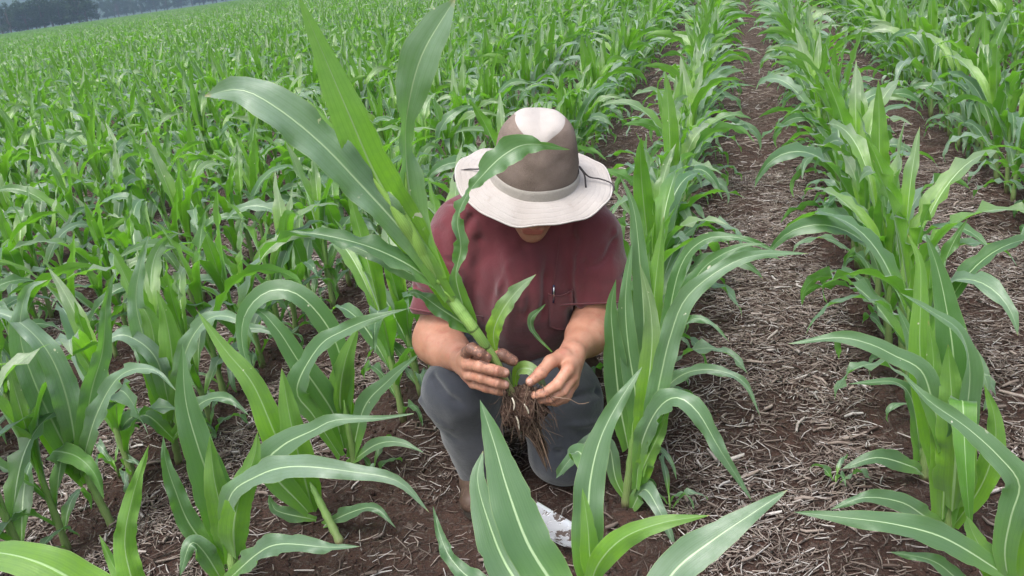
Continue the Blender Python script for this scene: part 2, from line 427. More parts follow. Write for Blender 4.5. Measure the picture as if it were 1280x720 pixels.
c = m.mix(m.rng(m.noise(m.obj(), 90, 3), .45, .7, 0, .5), c, (.12, .08, .065))
MSTRAW = m.done(m.pr(c, .75, .3))
tag(link('straw_litter', me, MSTRAW), 'pale dry straw and chaff littering the reddish soil between rows', 'straw', kind='stuff')
def clods(n, seed):
    r = np.random.default_rng(seed); X = r.uniform(-3.4, 1.8, n); Y = r.uniform(1.0, 5.0, n)
    k = ~in_man(X, Y) & (r.random(n) < np.where(np.abs((X - ROW0) / SP - np.round((X - ROW0) / SP)) < .25, 1, .4)); X = X[k]; Y = Y[k]; n = len(X)
    ico = np.array([(0, 0, 1), (.894, 0, .447), (.276, .851, .447), (-.724, .526, .447), (-.724, -.526, .447), (.276, -.851, .447), (.724, .526, -.447), (-.276, .851, -.447), (-.894, 0, -.447), (-.276, -.851, -.447), (.724, -.526, -.447), (0, 0, -1)])
    f = np.array([(0, 1, 2), (0, 2, 3), (0, 3, 4), (0, 4, 5), (0, 5, 1), (1, 6, 2), (2, 7, 3), (3, 8, 4), (4, 9, 5), (5, 10, 1), (6, 7, 2), (7, 8, 3), (8, 9, 4), (9, 10, 5), (10, 6, 1), (11, 7, 6), (11, 8, 7), (11, 9, 8), (11, 10, 9), (11, 6, 10)])
    s = .0025 + .011 * r.beta(1, 5, n)
    V = ico[None] * s[:, None, None] * r.uniform(.6, 1.3, (n, 12, 3)) + np.stack([X, Y, gheight(X, Y) + s * .3], -1)[:, None]
    return V.reshape(-1, 3), (np.arange(n)[:, None, None] * 12 + f[None]).reshape(-1, 3)
v, f = clods(26000, 5)
tag(link('soil_crumbs', mesh_from('soil_crumbs', v, f, False), MSOIL), 'loose dark crumbs of reddish soil along the corn rows', 'soil', kind='stuff')

# ------------------------------------------------------------------ signed distance modelling (for the man)
class SDF:
    def __init__(s, lo, hi, h):
        s.lo = np.array(lo, float); s.h = h; s.n = np.ceil((np.array(hi) - s.lo) / h).astype(int) + 1
        s.d = np.full(tuple(s.n), .5, np.float32)
    def region(s, lo, hi):
        a = np.clip(((lo - s.lo) / s.h).astype(int), 0, s.n - 1); b = np.clip(((hi - s.lo) / s.h).astype(int) + 2, 1, s.n)
        sl = tuple(slice(i, j) for i, j in zip(a, b))
        ax = [s.lo[i] + s.h * np.arange(a[i], b[i]) for i in range(3)]
        return sl, np.stack(np.meshgrid(*ax, indexing='ij'), -1).astype(np.float32)
    def comb(s, sl, d, k, sub=False):
        o = s.d[sl]
        if sub:
            d = -d; h = np.clip(.5 - .5 * (o - d) / k, 0, 1) if k > 0 else 0
            s.d[sl] = o * (1 - h) + d * h + k * h * (1 - h) if k > 0 else np.maximum(o, d)
        else:
            h = np.clip(.5 + .5 * (d - o) / k, 0, 1); s.d[sl] = d * (1 - h) + o * h - k * h * (1 - h)
    def cap(s, a, b, r1, r2, k=.02, sub=False, sq=None):
        a = np.asarray(a, float); b = np.asarray(b, float); m = max(r1, r2) + k + 3 * s.h
        sl, P = s.region(np.minimum(a, b) - m, np.maximum(a, b) + m)
        ab = b - a; t = np.clip(((P - a) @ ab) / max(ab @ ab, 1e-9), 0, 1)
        Q = P - (a + t[..., None] * ab)
        if sq is not None:                       # sq = (axis, factor): flattened along an axis
            ax = nrm(sq[0]); q = Q @ ax; Q = Q + ax * (q * (1 / sq[1] - 1))[..., None]
        d = np.sqrt((Q ** 2).sum(-1)) - (r1 + (r2 - r1) * t)
        if sq is not None: d = d * sq[1] ** .5
        s.comb(sl, d.astype(np.float32), k, sub)
    def ell(s, c, axes, rad, k=.02, sub=False):
        c = np.asarray(c, float); rad = np.asarray(rad, float); m = rad.max() + k + 3 * s.h
        sl, P = s.region(c - m, c + m)
        Q = np.stack([(P - c) @ nrm(a) for a in axes], -1)
        k0 = np.sqrt(((Q / rad) ** 2).sum(-1)); k1 = np.sqrt(((Q / rad ** 2) ** 2).sum(-1)) + 1e-6
        s.comb(sl, (k0 * (k0 - 1) / k1).astype(np.float32), k, sub)
    def chain(s, pts, rs, k=.02):
        for i in range(len(pts) - 1): s.cap(pts[i], pts[i + 1], rs[i], rs[i + 1], k)
    def mesh(s):
        d = s.d; nx, ny, nz = d.shape; ins = d < 0
        c = np.zeros((nx - 1, ny - 1, nz - 1), np.uint8)
        for i in (0, 1):
            for j in (0, 1):
                for k in (0, 1): c += ins[i:nx - 1 + i, j:ny - 1 + j, k:nz - 1 + k]
        act = np.argwhere((c > 0) & (c < 8))
        ids = np.full(c.shape, -1, np.int32); ids[tuple(act.T)] = np.arange(len(act))
        corners = [(i, j, k) for i in (0, 1) for j in (0, 1) for k in (0, 1)]
        val = np.stack([d[act[:, 0] + i, act[:, 1] + j, act[:, 2] + k] for i, j, k in corners], 1)
        acc = np.zeros((len(act), 3)); cnt = np.zeros(len(act))
        for a in range(8):
            for b in range(a + 1, 8):
                ca, cb = np.array(corners[a]), np.array(corners[b])
                if np.abs(ca - cb).sum() != 1: continue
                x = (val[:, a] < 0) != (val[:, b] < 0)
                t = val[:, a] / (val[:, a] - val[:, b] + 1e-12)
                acc[x] += (ca + (cb - ca) * t[:, None])[x]; cnt[x] += 1
        V = s.lo + (act + acc / cnt[:, None]) * s.h
        quads = []
        for ax in range(3):
            o1, o2 = [(1, 2), (2, 0), (0, 1)][ax]
            a0 = [slice(None)] * 3; a1 = [slice(None)] * 3; a0[ax] = slice(0, -1); a1[ax] = slice(1, None)
            A, B = ins[tuple(a0)], ins[tuple(a1)]; E_ = np.argwhere(A != B)
            E_ = E_[(E_[:, o1] > 0) & (E_[:, o2] > 0) & (E_[:, o1] < d.shape[o1] - 1) & (E_[:, o2] < d.shape[o2] - 1)]
            flip = A[tuple(E_.T)]
            e1 = np.zeros(3, int); e1[o1] = 1; e2 = np.zeros(3, int); e2[o2] = 1
            q = np.stack([ids[tuple((E_ - e1 - e2).T)], ids[tuple((E_ - e2).T)], ids[tuple(E_.T)], ids[tuple((E_ - e1).T)]], 1)
            q[~flip] = q[~flip][:, ::-1]; quads.append(q)
        Q = np.concatenate(quads); Q = Q[(Q >= 0).all(1)]
        return V, Q
def vnormals(V, Q):
    n = np.cross(V[Q[:, 2]] - V[Q[:, 0]], V[Q[:, 3]] - V[Q[:, 1]]); N = np.zeros_like(V)
    for i in range(4): np.add.at(N, Q[:, i], n)
    return N / (np.linalg.norm(N, axis=1)[:, None] + 1e-12)
def relax(V, Q, it=2):
    for _ in range(it):
        A = np.zeros_like(V); c = np.zeros(len(V))
        for i in range(4):
            j = (i + 1) % 4; np.add.at(A, Q[:, i], V[Q[:, j]]); np.add.at(A, Q[:, j], V[Q[:, i]])
            np.add.at(c, Q[:, i], 1); np.add.at(c, Q[:, j], 1)
        V = V * .5 + .5 * A / np.maximum(c, 1)[:, None]
    return V
def segdist(V, pts):
    best = np.full(len(V), 9.0)
    for a, b in zip(pts[:-1], pts[1:]):
        ab = b - a; t = np.clip(((V - a) @ ab) / (ab @ ab + 1e-9), 0, 1); best = np.minimum(best, np.linalg.norm(V - a - t[:, None] * ab, axis=1))
    return best
def folds(V, Q, strokes, noise=(.004, .07)):
    N = vnormals(V, Q); D = np.zeros(len(V))
    for pts, amp, w in strokes:
        dd = segdist(V, spline([M(*p) for p in pts], 10)); D += amp * np.exp(-(dd / w) ** 2)
    D += noise[0] * vnoise(V, noise[1]) + noise[0] * .5 * vnoise(V, noise[1] * .45)
    return V + N * D[:, None]

# ------------------------------------------------------------------ the man
person = empty('person', tuple(MO))
tag(person, 'crouching man in wide brimmed hat and maroon t-shirt holding an uprooted corn plant', 'person')
def plink(name, V, Q, mat, parent, **att):
    me = mesh_from(name, V - MO, Q)
    for k, v in att.items(): fattr(me, k, v)
    return link(name, me, mat, parent)
HB = M(668, 219, .10)                    # centre of the hat brim
hat_ax = nrm(UP * math.cos(math.radians(21)) + FW * math.sin(math.radians(21)) + U * .07)
hat_f = nrm(FW - hat_ax * (FW @ hat_ax)); hat_u = np.cross(hat_f, hat_ax) * -1
if hat_u @ U < 0: hat_u = -hat_u
ha = nrm(UP * math.cos(math.radians(27)) + FW * math.sin(math.radians(27)) + U * .03); hf = nrm(FW - ha * (FW @ ha)); hu = nrm(np.cross(ha, hf)) 
if hu @ U < 0: hu = -hu
HC = HB - ha * .014 + hf * .004
def hp(a, b, c): return HC + hu * a + ha * b + hf * c
# hand joints: photo position and depth towards the viewer in the man's frame
fl = dict(index=[(584, 441, .345), (590, 436, .383), (600, 441, .396), (609, 447, .393)],
          middle=[(584, 455, .350), (600, 458, .397), (619, 463, .402), (631, 466, .393)],
          ring=[(586, 468, .345), (602, 472, .393), (620, 478, .398), (631, 481, .389)],
          pinky=[(592, 479, .335), (607, 484, .378), (620, 488, .384), (628, 490, .377)])
thumb_l = [(596, 456, .300), (614, 443, .328), (628, 444, .336), (641, 451, .338)]
fr = dict(index=[(710, 462, .355), (697, 480, .380), (681, 491, .386), (669, 494, .383)],
          middle=[(715, 471, .345), (704, 488, .368), (688, 498, .376), (676, 500, .374)],
          ring=[(716, 479, .330), (708, 495, .350), (694, 502, .356), (683, 502, .354)],
          pinky=[(713, 484, .315), (706, 498, .330), (696, 503, .334), (688, 503, .333)])
thumb_r = [(703, 447, .310), (688, 452, .340), (676, 466, .362), (663, 477, .372)]
def build_body():
    s = SDF(np.min([M(500, 500, .05), M(500, 160, .45), M(800, 500, .45), M(800, 500, -.15), M(500, 500, -.1), M(500, 160, -.1)], 0) - .02,
            np.max([M(500, 160, .45), M(800, 500, .45), M(800, 200, -.15), M(500, 500, .45), M(800, 160, .4)], 0) + .02, .0026)
    # head
    s.ell(hp(0, .030, -.012), (hu, ha, hf), (.074, .088, .084), .02)
    s.ell(hp(0, -.035, .025), (hu, ha, hf), (.062, .080, .070), .03)
    s.ell(hp(0, -.108, .062), (hu, ha, hf), (.026, .020, .022), .03)        # chin
    s.cap(hp(-.050, -.070, .02), hp(0, -.108, .058), .018, .018, .03); s.cap(hp(.050, -.070, .02), hp(0, -.108, .058), .018, .018, .03)
    s.cap(hp(0, -.014, .080), hp(0, -.046, .104), .009, .013, .014)            # nose
    s.ell(hp(-.013, -.046, .098), (hu, ha, hf), (.010, .008, .010), .008); s.ell(hp(.013, -.046, .098), (hu, ha, hf), (.010, .008, .010), .008)
    s.cap(hp(-.022, -.074, .090), hp(.022, -.074, .090), .0075, .0075, .006)  # lips
    s.cap(hp(-.019, -.085, .088), hp(.019, -.085, .088), .008, .008, .005)
    s.cap(hp(-.04, .008, .066), hp(.04, .008, .066), .010, .010, .02)        # brow
    for q in (-1, 1):
        s.ell(hp(q * .031, -.008, .084), (hu, ha, hf), (.018, .011, .010), .006, sub=True)
        s.ell(hp(q * .031, -.008, .075), (hu, ha, hf), (.013, .012, .012), .003)
        s.ell(hp(q * .080, -.02, -.012), (hu, ha, hf), (.010, .032, .019), .008)
        s.ell(hp(q * .088, -.02, -.008), (hu, ha, hf), (.006, .020, .010), .004, sub=True)
        s.ell(hp(q * .048, -.045, .062), (hu, ha, hf), (.022, .022, .02), .03)
    s.cap(hp(0, -.04, -.02), M(660, 290, -.02), .060, .068, .03)            # neck
    # trunk inside the shirt
    s.cap(M(655, 300, -.03), M(648, 400, -.10), .10, .11, .05)
    for a, b in (((590, 290, -.02), (722, 292, -.02)),): s.cap(M(*a), M(*b), .06, .06, .04)
    # arms
    s.chain([M(570, 290, 0), M(545, 424, .07), M(560, 438, .15), M(582, 451, .27)], [.050, .052, .049, .031], .03)
    s.chain([M(742, 292, 0), M(745, 405, .06), M(733, 420, .14), M(714, 442, .265)], [.050, .050, .048, .031], .03)
    s.ell(M(551, 428, .08), (U, UP, FW), (.055, .054, .058), .04)
    s.ell(M(740, 412, .08), (U, UP, FW), (.050, .052, .055), .04)
    # left-of-photo hand
    for nme, k in (('index', .0142), ('middle', .0146), ('ring', .0140), ('pinky', .0125)):
        P = [M(*p) for p in fl[nme]]
        s.cap(M(578, 452, .275), P[0], .021, k + .001, .016)
        s.chain(P, [k, k * .94, k * .87, k * .78], .0035); s.ell(P[1], (U, UP, FW), (k * 1.03,) * 3, .003)
    P = [M(*p) for p in thumb_l]; s.chain([M(582, 454, .28)] + P, [.022, .020, .0155, .0145, .0130], .006)
    s.ell(M(590, 460, .315), (U, UP, FW), (.028, .036, .022), .012)
    # right-of-photo hand
    for nme, k in (('index', .0138), ('middle', .0140), ('ring', .0130), ('pinky', .0115)):
        P = [M(*p) for p in fr[nme]]
        s.cap(M(716, 443, .27), P[0], .022, k + .002, .016)
        s.chain(P, [k, k * .93, k * .84, k * .74], .0035); s.ell(P[1], (U, UP, FW), (k * 1.04,) * 3, .003)
    P = [M(*p) for p in thumb_r]; s.chain([M(715, 444, .27)] + P, [.024, .021, .0150, .0140, .0115], .007)
    s.cap(M(706, 450, .31), M(711, 466, .325), .018, .018, .012)
    V, Q = s.mesh(); V = relax(V, Q, 1)
    N = vnormals(V, Q)
    # finger creases
    D = np.zeros(len(V))
    for d_ in (fl, fr):
        for nme, P in d_.items():
            for j in (1, 2):
                p = M(*P[j]); a = nrm(M(*P[j]) - M(*P[j - 1])); t = (V - p) @ a; rr = np.linalg.norm(V - p, axis=1)
                D -= .0014 * np.exp(-(t / .0024) ** 2) * (rr < .019)
    V = V + N * D[:, None]
    dirt = np.zeros(len(V)); nail = np.zeros(len(V)); lip = np.zeros(len(V))
    dirt = np.maximum(dirt, 1.0 * (segdist(V, [M(*p) for p in fl['index']]) < .017)); 
    dirt = np.maximum(dirt, 1.0 * (segdist(V, [M(*p) for p in thumb_l[2:]]) < .018))
    dirt = np.maximum(dirt, .62 * np.exp(-(segdist(V, [M(*p) for p in fl['middle']]) / .016) ** 4))
    for P in (fl['ring'], fl['pinky']): dirt = np.maximum(dirt, .48 * np.exp(-(segdist(V, [M(*p) for p in P]) / .016) ** 4))
    for P in (fr['index'][2:], fr['middle'][2:], thumb_r[2:]): dirt = np.maximum(dirt, .7 * np.exp(-(segdist(V, [M(*p) for p in P]) / .018) ** 4))
    toC = lambda p: nrm(CAM - p)
    for P, off, r_ in ((fl['middle'], .006, .0075), (fl['ring'], .006, .0072), (fl['pinky'], .005, .006), (fl['index'], .004, .006), (thumb_r, .008, .0075)):
        a, b = M(*P[-2]), M(*P[-1]); ax = nrm(b - a); c = b + ax * (.004) + nrm(toC(b) * .8 + UP * .35) * .0105
        nail = np.maximum(nail, 1 - sm(.8, 1.1, np.linalg.norm(V - c, axis=1) / r_))
    m0 = hp(0, -.0795, .097); lip = 1 - sm(.8, 1.15, np.sqrt((((V - m0) @ hu) / .028) ** 2 + (((V - m0) @ ha) / .015) ** 2 + (((V - m0) @ hf) / .03) ** 2))
    # stubble on the jaw
    st = sm(-.03, -.075, (V - HC) @ ha) * (1 - sm(-.14, -.18, (V - HC) @ ha)) * (np.linalg.norm(V - HC, axis=1) < .17)
    return V, Q, dirt, nail, lip, st
V, Q, dirt, nail, lip, stub = build_body()
m = Mat('skin'); oc = m.obj()
c = m.mix(m.rng(m.noise(oc, 18, 4), .3, .7), (.36, .175, .112), (.46, .238, .165))
c = m.mix(m.rng(m.noise(oc, 120, 3), .4, .7, 0, .35), c, (.42, .15, .095))
c = m.mix(m.rng(m.noise(oc, 420, 2), .62, .7, 0, .22), c, (.30, .13, .08)); c = m.mix(m.rng(m.noise(oc, 34, 5, .65), .5, .72, 0, .5), c, (.36, .115, .085)); c = m.mix(m.rng(m.noise(oc, 26, 3, .5), .55, .75, 0, .35), c, (.30, .17, .11))
c = m.mix(m.math('MULTIPLY', m.attr('lip'), .8), c, (.42, .11, .10))
c = m.mix(m.math('MULTIPLY', m.attr('stubble'), m.rng(m.noise(oc, 500, 3), .4, .6, .1, .4)), c, (.20, .10, .07))
dn = m.math('MULTIPLY', m.attr('dirt'), m.rng(m.math('ADD', m.noise(oc, 95, 5, .7), m.math('MULTIPLY', m.attr('dirt'), .16)), .52, .64))
c = m.mix(m.math('MULTIPLY', m.attr('nail'), .7), c, (.58, .34, .28))
c = m.mix(m.math('MULTIPLY', dn, .85), c, (.10, .052, .040))
p = m.pr(c, m.rng(m.attr('nail'), 0, 1, .52, .3), .4, m.bump(m.math('ADD', m.noise(oc, 260, 3), m.math('MULTIPLY', dn, 1.5)), .25, .0015))
p.inputs['Subsurface Weight'].default_value = .12; p.inputs['Subsurface Radius'].default_value = (.012, .005, .003); p.inputs['Subsurface Scale'].default_value = .5
MSKIN = m.done(p)
plink('body', V, Q, MSKIN, person, dirt=dirt, nail=nail, lip=lip, stubble=stub)

def cloth_material(name, c1, c2, weave=900, bump=.25, rough=.88, sheen=.25, stain=None):
    m = Mat(name); oc = m.obj()
    c = m.mix(m.rng(m.noise(oc, 7, 4), .3, .7), c1, c2)
    c = m.mix(m.rng(m.noise(oc, weave, 2), .3, .7, 0, .22), c, tuple(min(1, x * 1.7) for x in c2))
    if stain: c = m.mix(m.rng(m.noise(oc, 6, 5, .65), .60, .72, 0, .55), c, stain)
    h = m.math('ADD', m.noise(oc, weave, 2), m.math('ADD', m.math('MULTIPLY', m.noise(oc, 45, 4, .6), 6), m.math('MULTIPLY', m.noise(oc, 14, 3, .5, 1.2), 7)))
    p = m.pr(c, rough, .15, m.bump(h, bump, .0015)); p.inputs['Sheen Weight'].default_value = sheen; p.inputs['Sheen Roughness'].default_value = .6
    return m.done(p)
MSHIRT = cloth_material('maroon_jersey', (.080, .015, .021), (.110, .022, .029))
MTROU = cloth_material('slate_twill', (.021, .0235, .031), (.031, .034, .043), 1100, stain=(.075, .058, .05))
MHAT = cloth_material('cream_canvas', (.37, .335, .315), (.43, .395, .375), 900, .3, sheen=.1)
def brim_material():
    m = Mat('stitched_canvas'); oc = m.obj(); sp_x = m.n('ShaderNodeSeparateXYZ'); m.l(oc, sp_x.inputs[0])
    rr = m.math('SQRT', m.math('ADD', m.math('POWER', sp_x.outputs[0], 2.0), m.math('POWER', sp_x.outputs[1], 2.0)))
    c = m.mix(m.rng(m.noise(oc, 9, 5), .3, .7), (.355, .318, .295), (.43, .395, .375)); c = m.mix(m.rng(m.noise(oc, 26, 5, .7), .6, .75, 0, .35), c, (.25, .20, .17)); c = m.mix(m.rng(m.noise(oc, 800, 2), .35, .65, 0, .3), c, (.30, .265, .245))
    st = m.math('POWER', m.math('ABSOLUTE', m.math('SINE', m.math('MULTIPLY', rr, 260))), 14.0)
    h = m.math('ADD', m.noise(oc, 800, 2), m.math('ADD', m.math('MULTIPLY', st, -1.2), m.math('MULTIPLY', m.noise(oc, 30, 4), 7))); return m.done(m.pr(c, .92, .12, m.bump(h, .35, .0015)))
MBRIM = brim_material()
MBAND = cloth_material('grey_cream_band', (.29, .26, .235), (.33, .30, .27), 700, .3, sheen=.1)

# shirt
s = SDF(M(480, 480, -.3).clip(-9, 9) * 0 + np.min([M(480, 500, .3), M(480, 500, -.35), M(820, 500, .3), M(820, 500, -.35)], 0) - .05,
        np.max([M(480, 200, .3), M(480, 200, -.35), M(820, 200, .3), M(820, 200, -.35)], 0) + .05, .0048)
s.cap(M(648, 425, -.12), M(655, 345, -.03), .168, .158, .05, sq=(FW, .80))
s.cap(M(655, 345, -.03), M(658, 290, -.03), .158, .125, .05, sq=(FW, .86))
s.cap(M(596, 276, -.02), M(716, 280, -.02), .078, .078, .06)
s.cap(M(640, 262, -.05), M(684, 264, -.05), .085, .085, .05)
s.cap(M(655, 400, -.02), M(655, 350, .03), .095, .10, .06)
s.chain([M(576, 286, 0), M(556, 340, .03), M(549, 386, .055)], [.080, .073, .072], .035)
s.chain([M(738, 289, 0), M(747, 340, .03), M(751, 375, .05)], [.078, .070, .070], .035)
# cut the hem of sleeves and neck hole
for a, b, c0 in (((549, 386, .055), (545, 424, .07), 397), ((751, 375, .05), (745, 405, .06), 386)):
    pass
ax_l = nrm(M(545, 430, .085) - M(556, 340, .03)); pl = M(547, 391, .058)
ax_r = nrm(M(750, 412, .075) - M(747, 340, .03)); pr_ = M(750, 380, .052)
for p0, ax in ((pl, ax_l), (pr_, ax_r)):
    c_ = p0 + ax * .10
    sl, P = s.region(c_ - .14, c_ + .14)
    inner = ((P - p0) @ ax); rad = np.linalg.norm((P - p0) - inner[..., None] * ax, axis=-1)
    d = np.maximum(-inner, rad - .095); s.d[sl] = np.maximum(s.d[sl], -d)
V, Q = s.mesh(); V = relax(V, Q, 1)
strokes = [([(600, 300, .08), (612, 350, .12), (600, 410, .10)], -.010, .016), ([(625, 300, .1), (640, 360, .13), (632, 420, .12)], .008, .016),
           ([(690, 300, .1), (684, 350, .12), (680, 420, .12)], -.009, .014), ([(718, 300, .08), (706, 350, .12), (716, 410, .1)], -.010, .014),
           ([(730, 300, .06), (722, 350, .09), (730, 400, .08)], .007, .014), ([(590, 270, .06), (575, 300, .08), (585, 340, .1)], -.009, .012),
           ([(530, 300, .07), (550, 320, .1), (575, 330, .1)], -.007, .010), ([(525, 330, .07), (548, 350, .11), (572, 352, .1)], .006, .010),
           ([(522, 358, .08), (545, 372, .12), (570, 370, .1)], -.006, .009), ([(770, 300, .06), (755, 325, .09), (735, 335, .09)], -.007, .010),
           ([(780, 345, .07), (757, 355, .1), (738, 352, .09)], -.006, .009), ([(615, 400, .13), (650, 415, .13), (700, 405, .13)], -.008, .012),
           ([(610, 425, .12), (655, 432, .12), (700, 428, .12)], .007, .010), ([(655, 310, .1), (662, 340, .13), (660, 390, .13)], -.005, .016),
           ([(640, 330, .1), (615, 380, .13), (608, 430, .1)], .006, .010)]
strokes = [(p_, a_ * 1.6, w_ * .9) for p_, a_, w_ in strokes] + [([(575, 330, .1), (600, 345, .13), (625, 380, .13)], -.009, .008), ([(570, 350, .1), (600, 372, .13), (618, 405, .12)], .007, .008),
  ([(735, 325, .08), (712, 340, .12), (690, 345, .13)], -.008, .008), ([(560, 250, .02), (590, 262, .06), (606, 290, .08)], -.008, .009), ([(745, 255, .02), (722, 270, .05), (712, 300, .08)], -.008, .009),
  ([(625, 435, .12), (650, 405, .13), (655, 370, .13)], .007, .008), ([(540, 290, .06), (548, 330, .1), (545, 380, .1)], .006, .009), ([(768, 290, .05), (762, 330, .08), (765, 370, .08)], .006, .009)]
V = folds(V, Q, strokes, (.0065, .07))
shirt = plink('t_shirt', V, Q, MSHIRT, person)
# pocket flap edge and collar rib
b = MB()
def surf(px, py, c0=.35, lift=.0015):
    d = ray(px, py); d = d / np.linalg.norm(d); rel = V - CAM; t = rel @ d; off = np.linalg.norm(rel - t[:, None] * d, axis=1)
    k = off < .008
    if not k.any(): return M(px, py, .1)
    return CAM + d * (t[k].min() - lift)
pk = [(687, 366), (696, 371), (706, 369), (717, 361), (716, 385), (712, 408), (700, 414), (690, 407), (687, 385)]
gxn, gyn = 12, 16; PT = np.zeros((gyn + 1, gxn + 1, 3))
for iy in range(gyn + 1):
    v_ = iy / gyn
    for ix in range(gxn + 1):
        u_ = ix / gxn; xx = 687 + 30 * u_ + 1.5 * v_ - 1.5; yt = 367 + 5 * math.sin(u_ * math.pi) - 5 * u_; yb = 408 + 6 * math.sin(u_ * math.pi) - 3 * u_
        PT[iy, ix] = surf(xx, yt + (yb - yt) * v_, lift=.0055 * (1 - v_ * .4)) - MO
for _ in range(3): PT[1:-1, 1:-1] = .5 * PT[1:-1, 1:-1] + .125 * (PT[2:, 1:-1] + PT[:-2, 1:-1] + PT[1:-1, 2:] + PT[1:-1, :-2])
idx = np.arange((gyn + 1) * (gxn + 1)).reshape(gyn + 1, gxn + 1); nq = idx.size; back_ = PT.reshape(-1, 3) - FW * .0022
FF = [tuple(int(q) for q in f) for f in np.stack([idx[:-1, :-1], idx[1:, :-1], idx[1:, 1:], idx[:-1, 1:]], -1).reshape(-1, 4)]
ed = list(idx[0, :]) + list(idx[1:, -1]) + list(idx[-1, -2::-1]) + list(idx[-2:0:-1, 0])
b.add(np.concatenate([PT.reshape(-1, 3), back_]), FF + [tuple(q + nq for q in f[::-1]) for f in FF] + [(int(ed[i]), int(ed[i] + nq), int(ed[(i + 1) % len(ed)] + nq), int(ed[(i + 1) % len(ed)])) for i in range(len(ed))])
b.tube(PT[0] + FW * .001, .0016, 6)
b.build('pocket', MSHIRT, shirt)
b = MB()
for q in (((700, 262), (699, 300), (694, 340), (689, 368)),): b.tube(spline([surf(*x, lift=.0005) - MO for x in q], 24), .0009, 5)
b.build('seam', MSHIRT, shirt)
for (a_, ax, r_) in ((pl, ax_l, .069), (pr_, ax_r, .067)):
    e1 = nrm(np.cross(ax, UP)); e2 = np.cross(ax, e1); ring = []
    for q in np.linspace(0, 2 * math.pi, 40):
        dd = e1 * math.cos(q) + e2 * math.sin(q); rel = V - (a_ - ax * .006); t = rel @ dd
        k = (np.linalg.norm(rel - t[:, None] * dd, axis=1) < .009) & (t > 0) & (t < .12)
        ring.append(a_ - ax * .006 + dd * ((t[k].max() if k.any() else r_) + .0003) - MO)
    b = MB(); b.tube(ring, .0022, 6, cap=False); b.build('sleeve_hem', MSHIRT, shirt)
# pen in the pocket (a thing of its own)
pa = surf(692, 364, lift=-.002); pen = empty('pen', tuple(pa)); tag(pen, 'dark blue pen clipped in the chest pocket of the maroon shirt', 'pen')
mb = Mat('pen_plastic'); MPEN = mb.done(mb.pr((.015, .02, .06), .25, .5)); mb = Mat('pen_metal'); MMET = mb.done(mb.pr((.7, .7, .72), .3, .5, Metallic=1.0))
b = MB(); b.tube([nrm(UP) * t + FW * .004 for t in (-.030, -.015, 0, .016, .018)], [.0025, .003, .0035, .0035, .002], 10); b.build('barrel', MPEN, pen)
b = MB(); b.tube([UP * .013 + FW * .004, UP * .013 + FW * .010, UP * .0 + FW * .0105, UP * -.020 + FW * .0095], [.0014] * 4, 6); b.build('clip', MMET, pen)

# trousers
s = SDF(np.min([M(480, 640, .35), M(480, 640, -.5), M(820, 640, .3), M(820, 640, -.5)], 0) - .03, np.max([M(480, 380, .35), M(480, 380, -.5), M(820, 380, .3), M(820, 400, -.5)], 0) + .03, .005)
s.cap(M(615, 445, -.20), M(675, 445, -.20), .13, .13, .05)
s.chain([M(606, 455, -.15), M(590, 470, .05), M(574, 488, .175)], [.115, .102, .090], .04)
s.chain([M(574, 492, .172), M(590, 545, .15), M(603, 592, .115)], [.088, .072, .058], .035)
s.chain([M(675, 450, -.12), M(697, 500, .06), M(703, 566, .12)], [.118, .108, .083], .04)
kn = M(703, 566, .12); ft = kn - FW * .42 - UP * .02; ft[2] = .07
s.chain([kn + np.array([0, 0, -.005]), ft], [.080, .055], .03)
V2, Q2 = s.mesh(); V2 = relax(V2, Q2, 1)
strokes = [([(540, 470, .22), (565, 500, .27), (610, 505, .2)], -.007, .012), ([(530, 500, .2), (560, 530, .24), (600, 528, .2)], .007, .011),
           ([(545, 520, .2), (575, 548, .22), (612, 548, .18)], -.008, .011), ([(600, 470, .15), (620, 490, .1), (640, 510, .05)], -.010, .014),
           ([(650, 480, .15), (690, 500, .2), (745, 490, .1)], -.007, .013), ([(655, 515, .15), (695, 535, .22), (745, 525, .12)], .006, .013),
           ([(660, 545, .15), (690, 565, .2), (730, 555, .15)], -.007, .010), ([(580, 560, .2), (600, 572, .19), (618, 570, .15)], .006, .008),
           ([(700, 470, .1), (715, 520, .2), (705, 580, .2)], .005, .014)]
strokes = [(p_, a_ * 2.1, w_ * .85) for p_, a_, w_ in strokes]
V2 = folds(V2, Q2, strokes, (.006, .085))
V2[:, 2] = np.maximum(V2[:, 2], gheight(V2[:, 0], V2[:, 1]) + .002)
plink('trousers', V2, Q2, MTROU, person)
